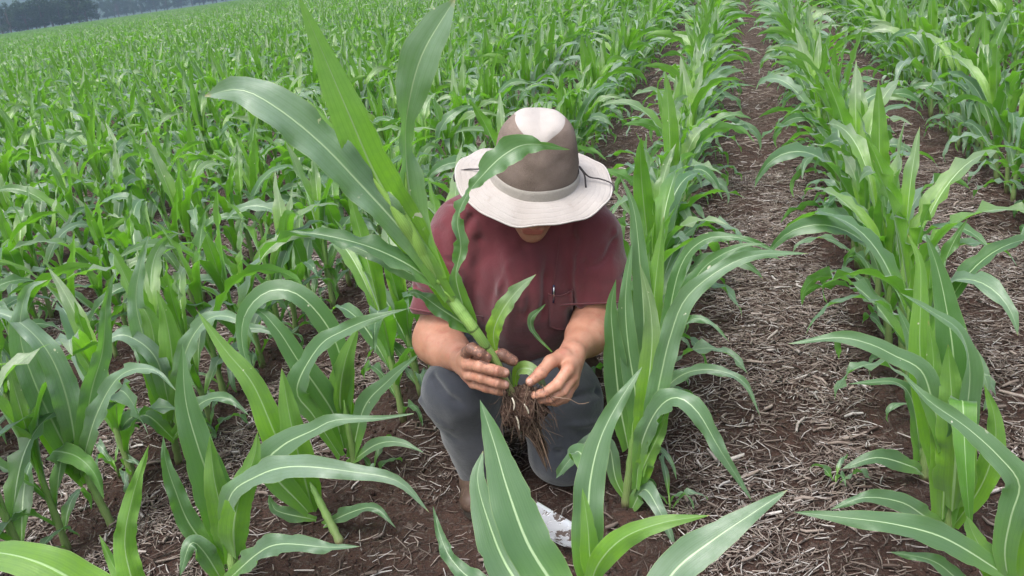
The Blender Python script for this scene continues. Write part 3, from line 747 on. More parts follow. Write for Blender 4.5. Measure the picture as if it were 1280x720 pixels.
# boots
mb = Mat('brown_leather'); oc = mb.obj(); c = mb.mix(mb.rng(mb.noise(oc, 12, 5, .65), .35, .65), (.060, .035, .025), (.10, .066, .050)); c = mb.mix(mb.rng(mb.noise(oc, 40, 4, .7), .55, .7, 0, .7), c, (.13, .085, .065))
MBOOT = mb.done(mb.pr(c, .6, .35, mb.bump(mb.noise(oc, 60, 4), .4, .003))); mb = Mat('boot_rubber'); MSOLE = mb.done(mb.pr((.03, .024, .02), .8, .3)); mb = Mat('boot_lace'); MLACE = mb.done(mb.pr((.05, .035, .025), .8, .2))
def boot(ankle, heel, toe):
    heel = np.asarray(heel); toe = np.asarray(toe); ax = nrm(toe - heel); side = nrm(np.cross(ax, UP)); up_ = np.cross(side, ax)
    s = SDF(np.minimum(np.minimum(heel, toe), ankle) - .12, np.maximum(np.maximum(heel, toe), ankle) + .12, .005)
    s.cap(heel + up_ * .045, heel + ax * .15 + up_ * .04, .040, .045, .02); s.cap(heel + ax * .14 + up_ * .038, heel + ax * .235 + up_ * .035, .046, .038, .02, sq=(up_, .8))
    s.cap(heel + ax * .04 + up_ * .05, ankle, .045, .056, .03)
    s.cap(ankle - up_ * .0 , ankle + up_ * .02, .058, .058, .01)
    s.cap(heel + ax * .09 + up_ * .085, heel + ax * .17 + up_ * .065, .030, .026, .02)
    Vb, Qb = s.mesh(); Vb = relax(Vb, Qb, 1)
    h = (Vb - heel) @ up_; Vb = Vb + up_ * np.maximum(.016 - h, 0)[:, None]
    N = vnormals(Vb, Qb); Vb = Vb + N * (.003 * vnoise(Vb, .05))[:, None]
    o = plink('boot', Vb, Qb, MBOOT, person)
    b = MB(); n = 40; outl = []
    for q in np.linspace(0, 2 * math.pi, n, endpoint=False):
        x = math.cos(q); y = math.sin(q); wdt = .043 + .008 * x
        outl.append(heel + ax * (.115 + .155 * x) + side * (wdt * y * (1 - .1 * x * x)))
    outl = np.array(outl); Vv = np.concatenate([outl - MO, outl + up_ * .022 - MO]); Fq = [(i, (i + 1) % n, n + (i + 1) % n, n + i) for i in range(n)] + [tuple(range(n))[::-1], tuple(range(n, 2 * n))]
    b.add(Vv, Fq); b.build('sole', MSOLE, o, False)
    b = MB()
    for i in range(5):
        c0 = heel + ax * (.165 - .018 * i) + up_ * (.094 + .013 * i); b.tube(spline([c0 - side * .028 - up_ * .014 - MO, c0 + up_ * .003 - MO, c0 + side * .028 - up_ * .014 - MO], 8), .0022, 6)
    b.build('lace', MLACE, o)
toe_p = ground_at(590, 652, .0); heel_p = toe_p - nrm(np.array([FW[0] - .15, FW[1], 0])) * .27; heel_p[2] = .0
boot(M(601, 585, .115), heel_p + np.array([0, 0, .006]), toe_p + np.array([0, 0, .006]))
h2 = ft + np.array([0, .10, .045]); t2 = h2 + np.array([.0, .12, -.06]); boot(ft + np.array([0, .02, .01]), np.array([ft[0], ft[1] + .16, .20]), np.array([ft[0] + .02, ft[1] + .20, .0]))

# hair under the hat
s = SDF(HC - .15, HC + .15, .004); s.ell(hp(0, .030, -.020), (hu, ha, hf), (.079, .092, .086), .02); s.ell(hp(0, -.03, -.055), (hu, ha, hf), (.068, .045, .045), .02)
s.ell(hp(0, -.005, .085), (hu, ha, hf), (.085, .06, .06), .01, sub=True); Vh, Qh = s.mesh(); Nh = vnormals(Vh, Qh); Vh += Nh * (.003 * vnoise(Vh, .012))[:, None]
mb = Mat('hair'); MHAIR = mb.done(mb.pr((.055, .030, .018), .6, .3, mb.bump(mb.noise(mb.obj(), 300, 3), .8, .004))); plink('hair', Vh, Qh, MHAIR, person)

# hat
hat = empty('hat', (0, 0, 0), 0, person)
hat.location = HB - MO
HM = np.stack([hat_u, -hat_f, hat_ax], 1)
if np.linalg.det(HM) < 0: HM[:, 0] *= -1
hat.rotation_euler = Matrix(HM.tolist()).to_euler()
nth = 96
th = np.linspace(0, 2 * math.pi, nth, endpoint=False)
def brim_surface(off):
    rows = []
    for t in np.linspace(0, 1, 16):
        rx = .104 + (.190 - .104) * t; ry = .100 + (.164 - .100) * t
        x = rx * np.sin(th); y = -ry * np.cos(th)                     # y<0 is the front
        z = -.022 * t ** 1.2 + .014 * t ** 2 * np.sin(th) ** 2 - .010 * t ** 2 * np.clip(np.cos(th), 0, 1) ** 2 + .006 * t * np.sin(3 * th + .6) * t + .0035 * t * np.sin(7 * th) + .002 * t * t * np.sin(13 * th + 1)
        rows.append(np.stack([x, y, z + off], -1))
    return np.array(rows)
A = brim_surface(.0); B = brim_surface(-.0035); m_ = A.shape[0]
Vv = np.concatenate([A.reshape(-1, 3), B.reshape(-1, 3)]); ofs = m_ * nth
Fq = []
for i in range(m_ - 1):
    for j in range(nth):
        k = (j + 1) % nth; Fq.append((i * nth + j, (i + 1) * nth + j, (i + 1) * nth + k, i * nth + k)); Fq.append((ofs + i * nth + k, ofs + (i + 1) * nth + k, ofs + (i + 1) * nth + j, ofs + i * nth + j))
for j in range(nth):
    k = (j + 1) % nth; Fq.append(((m_ - 1) * nth + j, ofs + (m_ - 1) * nth + j, ofs + (m_ - 1) * nth + k, (m_ - 1) * nth + k))
brim = link('brim', mesh_from('brim', Vv, np.array(Fq)), MBRIM, hat)
b = MB(); E_ = A[-1] - np.array([0, 0, .0017]); b.tube(np.vstack([E_, E_[:1]]), .0026, 6, cap=False); b.build('brim_edge', MHAT, hat)
b = MB()
for t_ in (4, 8, 12): pass
tt = np.linspace(0, 1, 34); rows = []; top = []
HC_ = .165
for t in tt:
    ang = t * math.pi / 2
    k = math.cos(ang) ** .50 if t < 1 else 0.0
    z = HC_ * math.sin(ang) ** .95
    rx = .106 * k * (1 - .04 * (z / HC_)); ry = .105 * k * (1 - .10 * (z / HC_))
    x = rx * np.sin(th); y = -ry * np.cos(th)
    dent = -.007 * np.exp(-((x) / .022) ** 2) * sm(.85, 1.0, z / HC_) - .0
    bulge = 1 + (.018 * np.sin(5 * th + 3 * t) * (1 - t) + .012 * np.sin(3 * th - 2 * t)) * sm(.08, .3, t) - .02 * (1 - sm(.08, .2, t))
    fr_ = np.clip(np.cos(th), 0, 1); zz = z / HC_
    pin = 1 - .075 * np.exp(-((np.abs(np.sin(th)) - .55) / .22) ** 2) * fr_ * np.exp(-((zz - .72) / .22) ** 2) - .03 * np.exp(-((np.sin(th) - .1) / .3) ** 2) * fr_ * np.exp(-((zz - .35) / .15) ** 2)
    rows.append(np.stack([x * bulge * pin, y * bulge * pin, np.full(nth, z) + dent], -1))
C_ = np.array(rows); Fq = []
for i in range(len(tt) - 1):
    for j in range(nth): k = (j + 1) % nth; Fq.append((i * nth + j, i * nth + k, (i + 1) * nth + k, (i + 1) * nth + j))
Vc = C_.reshape(-1, 3); zf = Vc[:, 2] / HC_
Vc = Vc + np.stack([.0035 * vnoise(Vc, .035), .0035 * vnoise(Vc + 5, .035), .003 * vnoise(Vc + 9, .04)], -1) * sm(.12, .35, zf)[:, None]
wv = np.clip((zf - .79) / .19, 0, 1) ** .8 * .066
cream = np.where(Vc[:, 1] < .01, wv - np.abs(Vc[:, 0]), .060 - np.abs(Vc[:, 0]) - .0 ) 
me = mesh_from('crown', Vc, np.array(Fq)); fattr(me, 'cream', cream * 50 + .5)
mb = Mat('hat_crown'); oc = mb.obj(); k = mb.rng(mb.attr('cream'), .46, .54)
br = mb.mix(mb.rng(mb.noise(oc, 14, 4), .3, .7), (.130, .098, .082), (.190, .148, .127)); br = mb.mix(mb.rng(mb.noise(oc, 700, 1), .4, .6, 0, .35), br, (.27, .21, .18))
cr = mb.mix(mb.rng(mb.noise(oc, 9, 4), .3, .7), (.37, .335, .315), (.43, .395, .375))
seam = mb.rng(mb.math('ABSOLUTE', mb.math('SUBTRACT', mb.attr('cream'), .5)), .0, .09, 1, 0)
cc = mb.mix(mb.math('MULTIPLY', seam, .4), mb.mix(k, br, cr), (.25, .20, .17))
hh = mb.math('ADD', mb.noise(oc, 900, 1), mb.math('ADD', mb.math('MULTIPLY', seam, -3), mb.math('MULTIPLY', mb.noise(oc, 30, 3), 5)))
link('crown', me, mb.done(mb.pr(cc, .9, .12, mb.bump(hh, .35, .0015))), hat)
b = MB(); rws = []
for z, k in ((-.004, 1.03), (.004, 1.022), (.014, 1.014), (.021, 1.006), (.024, .985)):
    rws.append(np.stack([.1065 * k * np.sin(th), -.1055 * k * np.cos(th), np.full(nth, z) + .0015 * np.sin(4 * th)], -1))
Fq = [(i * nth + j, i * nth + (j + 1) % nth, (i + 1) * nth + (j + 1) % nth, (i + 1) * nth + j) for i in range(4) for j in range(nth)]
b.add(np.array(rws).reshape(-1, 3), Fq); b.build('hatband', MBAND, hat)
mb = Mat('hat_cord'); MCORD = mb.done(mb.pr((.055, .048, .05), .7, .3))
for q in (-1, 1):
    b = MB(); b.tube(spline([(q * .104, -.012, .040), (q * .118, -.016, .022), (q * .124, -.030, -.004)], 12), .0022, 6)
    b.tube(spline([(q * .104, -.008, .040), (q * .130, .0, .008), (q * .160, .005, .000), (q * .186, .0, -.006), (q * .1935, -.012, -.012), (q * .190, -.02, -.022)], 22), .0020, 6)
    b.build('cord', MCORD, hat)

# ------------------------------------------------------------------ authored leaves
UPV = np.array([0, 0, 1.0])
def hleaf(parent, pts, wpx, show='up', fold=18, wave=.005, wl=.09, rnd=None, mat=None, roll=0, n=34, profile=None, start=None, label=None, base=.42, peak=.32, name='leaf'):
    """pts (px,py,Y) from the stalk outwards to the tip; wpx widest width in photo pixels"""
    P3 = [atY(*p) for p in pts]
    if start is not None: P3 = [np.asarray(start)] + P3
    P = spline(P3, n); L = np.concatenate([[0], np.cumsum(np.linalg.norm(np.diff(P, axis=0), axis=1))]); t = L / L[-1]
    k = np.mean([pxm(p) for p in P]); w = 1.16 * wpx / k * (wprof(t, base, peak) if profile is None else np.interp(t, *profile))
    toc = CAM - P; toc /= np.linalg.norm(toc, axis=1)[:, None]
    N = toc * .85 + UPV * .35 if show == 'up' else -(toc * .85 + UPV * .1)
    if roll is not 0:
        T = np.gradient(P, axis=0); T /= np.linalg.norm(T, axis=1)[:, None]
        rr = np.radians(np.interp(t, np.linspace(0, 1, len(roll)), roll) if hasattr(roll, '__len__') else np.full(n, roll))
        S = np.cross(T, N); S /= np.linalg.norm(S, axis=1)[:, None]; N1 = np.cross(S, T); N = N1 * np.cos(rr)[:, None] + S * np.sin(rr)[:, None]
    w = w * (1 + .035 * np.sin(t * 17 + random.uniform(0, 6)) + .02 * np.sin(t * 41 + random.uniform(0, 6)))
    fo = np.radians(fold + 45 * (1 - sm(0, .25, t)))
    o0 = np.array(parent.location)
    arr = leaf_arrays(P - o0, w, N, fo, wave * 1.5, wl, 9, random.uniform(0, 6), random.random() if rnd is None else rnd)
    o = leaf_obj(name, arr, mat or MLEAF, parent)
    if label: o['label'] = label
    return o

# uprooted plant in his hands
hb = M(640, 492, .345)
held = empty('uprooted_corn_plant', tuple(hb)); tag(held, 'uprooted corn plant with muddy roots held in both of the man\'s hands', 'corn plant')
sp_ = spline([M(655, 515, .34), M(640, 492, .350), M(626, 466, .362), M(610, 437, .374), M(590, 408, .390), atY(560, 368, 1.715), atY(536, 332, 1.685), atY(520, 304, 1.668), atY(512, 292, 1.66)], 40)
b = MB(); tt = np.linspace(0, 1, 40)
b.tube(sp_ - hb, np.interp(tt, [0, .12, .3, .5, .62, .75, .9, 1], [.008, .0098, .0108, .0114, .0118, .0118, .0095, .003]) * (1 + .06 * np.sin(tt * 26)), 14, rnd=.5)
m = Mat('held_stalk'); uv = m.n('ShaderNodeUVMap', uv_map='UVMap').outputs[0]; sp2 = m.n('ShaderNodeSeparateXYZ'); m.l(uv, sp2.inputs[0]); v = sp2.outputs[1]
stv = m.math('SINE', m.math('MULTIPLY', sp2.outputs[0], 2 * math.pi * 14))
c = m.mix(m.rng(v, .1, .42), (.22, .22, .09), (.20, .33, .075)); c = m.mix(m.rng(v, .45, .8), c, (.20, .37, .055)); c = m.mix(m.rng(stv, -1, 1, 0, .22), c, (.32, .46, .18))
c = m.mix(m.rng(m.noise(m.obj(), 60, 4, .7), .5, .65, 0, m.rng(v, .3, .15, 0, .9)), c, (.10, .06, .04))
MHS = m.done(m.pr(c, .45, .45, m.bump(stv, .25, .001)))
b.build('stalk', MHS, held)
hl = lambda *a, **k: hleaf(held, *a, **k)
m = Mat('held_sheath'); uv = m.n('ShaderNodeUVMap', uv_map='UVMap').outputs[0]; sp2 = m.n('ShaderNodeSeparateXYZ'); m.l(uv, sp2.inputs[0]); v = sp2.outputs[1]
stv = m.math('SINE', m.math('MULTIPLY', sp2.outputs[0], 2 * math.pi * 18)); c = m.mix(v, (.17, .30, .070), (.20, .37, .050)); c = m.mix(m.rng(stv, -1, 1, 0, .25), c, (.30, .44, .17)); c = m.mix(m.rng(v, .03, 0, 0, .3), c, (.30, .36, .15))
MSHEATH = m.done(m.pr(c, .5, .45, m.bump(stv, .2, .001)))
def sheath(t0, t1, pts, r):
    i0, i1 = int(t0 * 39), int(t1 * 39); mid = [sp_[i] for i in np.linspace(i0, i1, 4).astype(int)]
    P_ = spline(np.array(mid + [atY(*p) for p in pts]) - hb, 26); r = r * .86; q = np.linspace(0, 1, 26)
    rr = np.interp(q, [0, .03, .35, .6, .85, 1], [r * .93, r * .985, r * 1.03, r * .95, r * .42, r * .08]); bb = MB(); bb.tube(P_, rr, 16); bb.build('leaf_sheath', MSHEATH, held)
sheath(.40, .62, [(560, 368, 1.700), (548, 362, 1.690)], .0136)
sheath(.50, .74, [(545, 352, 1.685), (528, 345, 1.670)], .0148)
sheath(.58, .88, [(520, 300, 1.662), (505, 268, 1.65), (488, 240, 1.635)], .0158)
sheath(.66, .96, [(512, 286, 1.668), (508, 250, 1.668), (507, 215, 1.672)], .0162)
sheath(.74, .98, [(505, 280, 1.648), (482, 245, 1.632), (458, 212, 1.615)], .0160)
hl([(575, 392, 1.72), (540, 335, 1.685), (512, 290, 1.655), (470, 220, 1.62), (435, 140, 1.58), (405, 70, 1.55), (372, -8, 1.51)], 58, 'under', 14, .002, .16, .9, MLEAF_H, base=.5, peak=.6, roll=(0, 0, 0, 12, 10), label='tall bright green upright blade')
hl([(560, 372, 1.70), (530, 325, 1.67), (500, 285, 1.64), (452, 232, 1.60), (400, 178, 1.56), (345, 134, 1.53), (300, 112, 1.52), (256, 120, 1.52)], 47, 'up', 14, .008, .14, 1.0, MLEAF, profile=([0, .2, .45, .65, .82, .93, 1], [.4, .55, .8, 1, .85, .45, .02]), roll=(0, 0, 0, 0, -20), label='broad grey-green blade arching to upper left')
hl([(520, 310, 1.69), (490, 268, 1.68), (450, 215, 1.67), (415, 168, 1.66), (383, 122, 1.66)], 30, 'under', 16, .002, .2, .9, MLEAF_H, base=.7)
hl([(548, 350, 1.69), (523, 300, 1.68), (513, 250, 1.68), (507, 190, 1.68), (509, 140, 1.67), (527, 70, 1.66), (569, -2, 1.65)], 44, 'up', 22, .004, .12, 1.0, MLEAF, profile=([0, .12, .32, .5, .58, .66, .8, .92, 1], [.5, .75, .85, .5, .42, .8, 1, .75, .02]), roll=(0, 10, 20, 60, 20, 0, 0), label='upright leaf twisting to a grey-green tip')
hl([(556, 366, 1.70), (540, 352, 1.68), (505, 328, 1.64), (460, 308, 1.62), (410, 295, 1.61), (362, 289, 1.61)], 30, 'up', 20, .006, .1, .3, MLEAF, base=.5, roll=(0, 20, 25, 10, 0))
hl([(548, 356, 1.71), (520, 345, 1.70), (480, 325, 1.69), (435, 306, 1.69), (410, 306, 1.70)], 20, 'up', 20, .004, .1, .5, MLEAF, base=.5)
hl([(592, 416, 1.745), (575, 402, 1.73), (548, 384, 1.71), (525, 368, 1.70), (507, 364, 1.70)], 24, 'up', 18, .006, .06, .3, MLEAF, base=.5)
hl([(586, 404, 1.75), (578, 380, 1.73), (570, 345, 1.72), (576, 310, 1.71), (572, 275, 1.71), (583, 245, 1.70), (604, 218, 1.69), (632, 192, 1.69), (662, 180, 1.70), (712, 187, 1.70)], 30, 'up', 16, .005, .06, .5, MLEAF,
   profile=([0, .1, .22, .34, .42, .52, .60, .70, .80, .88, 1], [.75, .6, .5, .55, .45, .42, .3, .85, 1, .5, .02]), roll=(0, 30, -50, 40, -40, -10, 0, 40, 60), n=56, label='wavy leaf crossing in front of the hat')
hl([(628, 466, 1.80), (620, 440, 1.77), (617, 415, 1.76), (628, 388, 1.74), (648, 362, 1.73), (670, 343, 1.73)], 20, 'up', 20, .004, .07, .9, MLEAF_H, profile=([0, .25, .35, .55, .8, 1], [.28, .25, .7, 1, .8, .02]), label='small leaf with a dry yellow edge')
hl([(648, 500, 1.83), (644, 480, 1.81), (648, 463, 1.80), (662, 461, 1.79), (673, 472, 1.785), (684, 489, 1.785)], 15, 'up', 20, .002, .07, .9, MLEAF_H, profile=([0, .3, .5, .75, 1], [.3, .35, .9, 1, .03]), label='short pale leaf curling over the root ball')
hl([(650, 498, 1.83), (642, 486, 1.83), (637, 462, 1.83)], 4, 'up', 10, 0, .1, .9, MLEAF_Y, base=.9)
hl([(690, 440, 1.93), (676, 426, 1.93), (665, 412, 1.93), (664, 398, 1.93), (674, 388, 1.93), (682, 380, 1.93)], 9, 'up', 25, .002, .07, .1, MLEAF, profile=([0, .4, .7, 1], [.2, .5, 1, .05]))
# root ball
s = SDF(M(655, 520, .34) - .14, M(655, 520, .34) + .14, .0028)
s.ell(M(655, 503, .34), (U, UP, FW), (.050, .040, .042), .02); s.cap(M(652, 515, .34), M(668, 540, .33), .038, .017, .02); s.cap(M(668, 540, .33), M(680, 566, .33), .014, .005, .012)
s.cap(M(640, 515, .34), M(637, 528, .34), .024, .012, .015)
for i in range(46):
    q = rng.normal(0, 1, 3); q /= np.linalg.norm(q); s.ell(M(655, 507, .34) + q * np.array([.045, .04, .042]), (U, UP, FW), (rng.uniform(.006, .013),) * 3, .006)
Vr, Qr = s.mesh(); Nr = vnormals(Vr, Qr); Vr = Vr + Nr * (.007 * vnoise(Vr, .016) + .0045 * vnoise(Vr, .007))[:, None]
m = Mat('root_soil'); oc = m.obj(); c = m.mix(m.rng(m.noise(oc, 60, 5, .7), .35, .65), (.03, .017, .013), (.085, .05, .037)); c = m.mix(m.rng(m.noise(oc, 260, 3), .58, .7), c, (.26, .18, .14))
rb = link('root_ball', mesh_from('root_ball', Vr - hb, Qr), m.done(m.pr(c, .95, .15, m.bump(m.noise(oc, 180, 4, .7), .8, .004))), held)
m = Mat('root_fibre'); oc = m.obj(); c = m.mix(m.rng(m.attr('rnd'), 0, 1), (.045, .027, .019), (.26, .175, .125)); c = m.mix(m.rng(m.attr('rnd'), .93, .97), c, (.52, .47, .38)); MROOT = m.done(m.pr(c, .7, .3))
def root_tube(b, pts, r, rd): b.tube(spline([np.asarray(p) - hb for p in pts], 12), np.linspace(r, r * .35, 12), 5, rnd=rd)
b = MB()
for i in range(210):
    a0 = M(rng.uniform(628, 680), rng.uniform(480, 520), .34 + rng.uniform(.0, .05)); g_ = -UP * rng.uniform(.02, .08) + U * rng.normal(.012, .02) + FW * rng.normal(.01, .012)
    root_tube(b, [a0, a0 + g_ * .5 + rng.normal(0, .006, 3), a0 + g_ + rng.normal(0, .008, 3)], rng.uniform(.0005, .0011), rng.random() * .5)
for i in range(80):
    x = rng.normal(0, 4.0); y0 = rng.uniform(520, 545); y1 = rng.uniform(555, 590)
    root_tube(b, [M(662 + x, y0, .345 + rng.normal(0, .01)), M(674 + x, (y0 + y1) / 2, .345 + rng.normal(0, .01)), M(683 + x * .6, y1, .345)], rng.uniform(.0007, .0014), rng.random() * .75)
root_tube(b, [M(682, 494, .36), M(697, 497, .40), M(712, 499, .40), M(724, 505, .39), M(736, 503, .39)], .0016, .85)
root_tube(b, [M(672, 535, .36), M(680, 560, .365), M(690, 590, .36)], .0016, .9)
for q in ([(640, 497, .392), (643, 505, .396), (642, 513, .394)], [(645, 520, .385), (648, 528, .388), (649, 538, .386)], [(655, 505, .392), (660, 513, .392), (662, 522, .39)]): b.tube(spline([M(*p) - hb for p in q], 8), [.0014, .0020, .0019, .0020, .0018, .0018, .0016, .0008], 7, rnd=1.0)
b.build('root', MROOT, rb)

# soil trowel lying on the ground
tp = ground_at(697, 664, .02); tr = empty('hand_trowel', tuple(tp)); tag(tr, 'shiny steel trowel blade smeared with mud lying on the ground by his boot', 'trowel')
a_, b_ = ground_at(652, 640, .03), ground_at(733, 690, .018); axl = nrm(b_ - a_); sd = nrm(np.cross(UPV, axl)); L_ = np.linalg.norm(b_ - a_)
rows = []; nn = 26
for i, t in enumerate(np.linspace(0, 1, nn)):
    w_ = .039 * (1 if t < .72 else math.sqrt(max(1 - ((t - .72) / .285) ** 2, 0)))
    for s_ in np.linspace(-1, 1, 13): rows.append(a_ + axl * L_ * t + sd * w_ * s_ + UPV * (.016 * s_ * s_ + .004) - tp)
idx = np.arange(nn * 13).reshape(nn, 13); Fq = np.stack([idx[:-1, :-1], idx[:-1, 1:], idx[1:, 1:], idx[1:, :-1]], -1).reshape(-1, 4)
V_ = np.array(rows); V_ = np.concatenate([V_, V_ - UPV * .0018]); n0 = nn * 13
edge = [idx[0, j] for j in range(13)] + [idx[i, 12] for i in range(1, nn)] + [idx[nn - 1, j] for j in range(11, -1, -1)] + [idx[i, 0] for i in range(nn - 2, 0, -1)]
Fall = [tuple(f) for f in Fq] + [tuple(x + n0 for x in f[::-1]) for f in Fq] + [(edge[i], edge[(i + 1) % len(edge)], edge[(i + 1) % len(edge)] + n0, edge[i] + n0) for i in range(len(edge))]
m = Mat('muddy_steel'); oc = m.obj(); mud = m.rng(m.math('ADD', m.noise(oc, 30, 4, .6), m.rng(m.noise(oc, 120, 2), 0, 1, -.04, .04)), .515, .60)
p = m.pr(m.mix(mud, (.46, .47, .50), (.05, .035, .03)), m.rng(mud, 0, 1, .22, .85), .5, m.bump(mud, .4, .002)); m.setv(p.inputs['Metallic'], m.rng(mud, 0, 1, .45, 0))
link('blade', mesh_from('blade', V_, Fall), m.done(p), tr)
b = MB(); b.tube([a_ - tp + UPV * .008 + axl * .02, a_ - tp - axl * .02 + UPV * .012], [.006, .006], 10); b.tube(spline([a_ - tp - axl * .02 + UPV * .012, a_ - tp - axl * .05 + UPV * .014, a_ - tp - axl * .075 + UPV * .014], 8), [.010, .013, .014, .0145, .0145, .014, .012, .008], 12)
b.build('handle', MLACE, tr)

#@@HERO
# ------------------------------------------------------------------ near plants whose leaves are laid out one by one
near_taken = []
def hero(k, Y, label, base, top, r0=.012):
    g_ = ground_at(*base) if base else np.array([row_x(k), Y, 0.0])
    loc = np.array([g_[0], g_[1], float(gheight(np.array(g_[0]), np.array(g_[1]))) - .004])
    o = empty('corn_plant', tuple(loc)); tag(o, label, 'corn plant', 'corn plants standing in rows')
    stalk_mb(1, r0, 12, top=atY(*top) - loc, nseg=14).build('stalk', MSTALK, o); near_taken.append((k, Y)); return o
MOL, MYL = MLEAF, MLEAF_Y
h1 = hero(0, 1.02, 'corn plant nearest the camera, its two broad blades rising before the man\'s shins', None, (722, 800, 1.05))
hleaf(h1, [(725, 800, 1.05), (700, 745, 1.08), (660, 680, 1.10), (634, 610, 1.13), (618, 555, 1.16), (600, 500, 1.19)], 60, 'up', 12, .004, .2, .35, MOL, base=.6, peak=.5)
hleaf(h1, [(715, 820, 1.05), (670, 760, 1.10), (632, 705, 1.14), (610, 650, 1.17), (597, 600, 1.20), (604, 563, 1.23)], 54, 'up', 12, .003, .2, .55, MOL, base=.6, peak=.5)
hleaf(h1, [(745, 800, 1.12), (690, 760, 1.16), (600, 730, 1.24), (565, 700, 1.28), (550, 668, 1.31), (541, 632, 1.34)], 32, 'up', 22, .008, .06, .3, MOL, roll=(0, 0, 20, -20, 10))
hleaf(h1, [(765, 830, 1.05), (810, 765, 1.08), (845, 712, 1.11), (890, 676, 1.14), (940, 642, 1.17), (985, 612, 1.20)], 50, 'up', 14, .003, .15, .7, MOL, base=.6, peak=.5)
h1b = hero(0, 1.36, 'corn plant bending over the trowel, second from the camera right of the man', None, (741, 715, 1.38))
hleaf(h1b, [(742, 745, 1.38), (734, 700, 1.40), (735, 650, 1.42), (738, 600, 1.45), (750, 550, 1.48), (772, 505, 1.51), (803, 458, 1.55)], 38, 'up', 16, .004, .16, .45, MOL, base=.75, peak=.4)
hleaf(h1b, [(748, 740, 1.36), (738, 700, 1.37), (735, 660, 1.38), (728, 610, 1.40)], 24, 'under', 30, .002, .2, .9, MYL, base=.9)
hleaf(h1b, [(735, 745, 1.33), (748, 705, 1.32), (780, 672, 1.31), (830, 653, 1.31), (888, 644, 1.32)], 30, 'under', 24, .004, .15, .9, MYL, base=.6, peak=.4)
hleaf(h1b, [(742, 610, 1.5), (725, 566, 1.58), (712, 575, 1.62), (695, 598, 1.66)], 22, 'up', 20, .003, .15, .4, MOL)
h2 = hero(0, 1.90, 'tall corn plant touching the man\'s elbow, chewed white spots on its right leaf', None, (797, 510, 1.86))
def W(o, *pp, **kw): hleaf(o, *pp, **kw)
W(h2, [(785, 560, 1.90), (774, 500, 1.88), (767, 430, 1.86), (764, 385, 1.86), (770, 349, 1.86)], 31, 'up', 14, .003, .2, .2, MOL, base=.6, peak=.4)
W(h2, [(795, 560, 1.88), (795, 500, 1.87), (785, 430, 1.87), (782, 370, 1.88), (790, 302, 1.90)], 26, 'up', 20, .003, .2, .4, MOL, base=.6, peak=.4)
W(h2, [(800, 560, 1.86), (808, 500, 1.84), (815, 430, 1.83), (812, 380, 1.83), (800, 330, 1.83)], 29, 'up', 22, .003, .2, .8, MYL, base=.7, peak=.4)
W(h2, [(800, 590, 1.86), (812, 540, 1.84), (826, 470, 1.82), (838, 420, 1.82), (858, 372, 1.83), (905, 334, 1.85), (950, 318, 1.87), (1012, 317, 1.90)], 29, 'up', 20, .005, .14, .7, MOL, base=.6, peak=.5, roll=(0, 0, 20, 10, 0))
W(h2, [(795, 610, 1.86), (802, 555, 1.84), (822, 512, 1.80), (846, 497, 1.77), (872, 515, 1.75), (900, 562, 1.73), (940, 626, 1.72)], 29, 'up', 18, .007, .12, .5, MOL, peak=.5, roll=(0, 0, -10, 20, 10))
W(h2, [(792, 620, 1.88), (806, 580, 1.84), (825, 540, 1.82), (838, 505, 1.82)], 22, 'under', 26, .006, .07, .9, MYL, base=.8)
W(h2, [(788, 640, 1.9), (805, 612, 1.86), (822, 634, 1.80), (834, 660, 1.78), (845, 686, 1.76)], 21, 'up', 14, .004, .12, .6, MOL, base=.5)
W(h2, [(786, 630, 1.90), (770, 600, 1.90), (762, 560, 1.9), (745, 545, 1.88), (720, 565, 1.86), (703, 595, 1.85)], 17, 'up', 18, .004, .12, .5, MOL)
W(h2, [(790, 620, 1.9), (812, 575, 1.88), (826, 562, 1.88), (840, 580, 1.86), (846, 600, 1.86)], 10, 'up', 18, .003, .08, .5, MOL)
h3 = hero(0, 2.12, 'corn plant behind the man\'s elbow with long leaves arching over the straw to the right', (805, 577), (814, 470, 2.10))
W(h3, [(815, 520, 2.12), (830, 450, 2.10), (850, 392, 2.08), (872, 344, 2.07), (898, 321, 2.06), (930, 307, 2.06), (958, 305, 2.06)], 26, 'up', 18, .004, .14, .3, MOL, base=.5, peak=.5)
W(h3, [(820, 500, 2.12), (835, 400, 2.1), (852, 330, 2.1), (880, 300, 2.1), (915, 296, 2.09), (950, 306, 2.09), (985, 322, 2.09)], 19, 'up', 18, .004, .14, .3, MOL, base=.5, peak=.5)
W(h3, [(812, 540, 2.12), (828, 440, 2.1), (852, 405, 2.08), (882, 400, 2.06), (912, 427, 2.05)], 17, 'up', 22, .006, .1, .6, MOL, peak=.5)
W(h3, [(808, 500, 2.12), (815, 400, 2.1), (822, 330, 2.1), (830, 270, 2.1)], 26, 'under', 26, .003, .2, .9, MYL, base=.8, peak=.5)
W(h3, [(806, 500, 2.12), (805, 400, 2.1), (800, 330, 2.1), (792, 260, 2.12), (775, 220, 2.14)], 26, 'up', 20, .003, .2, .4, MOL, base=.6, peak=.5)
W(h3, [(812, 560, 2.12), (826, 500, 2.08), (850, 470, 2.05), (890, 462, 2.02), (930, 478, 2.0), (950, 520, 1.98)], 17, 'up', 18, .005, .1, .6, MOL, peak=.5)
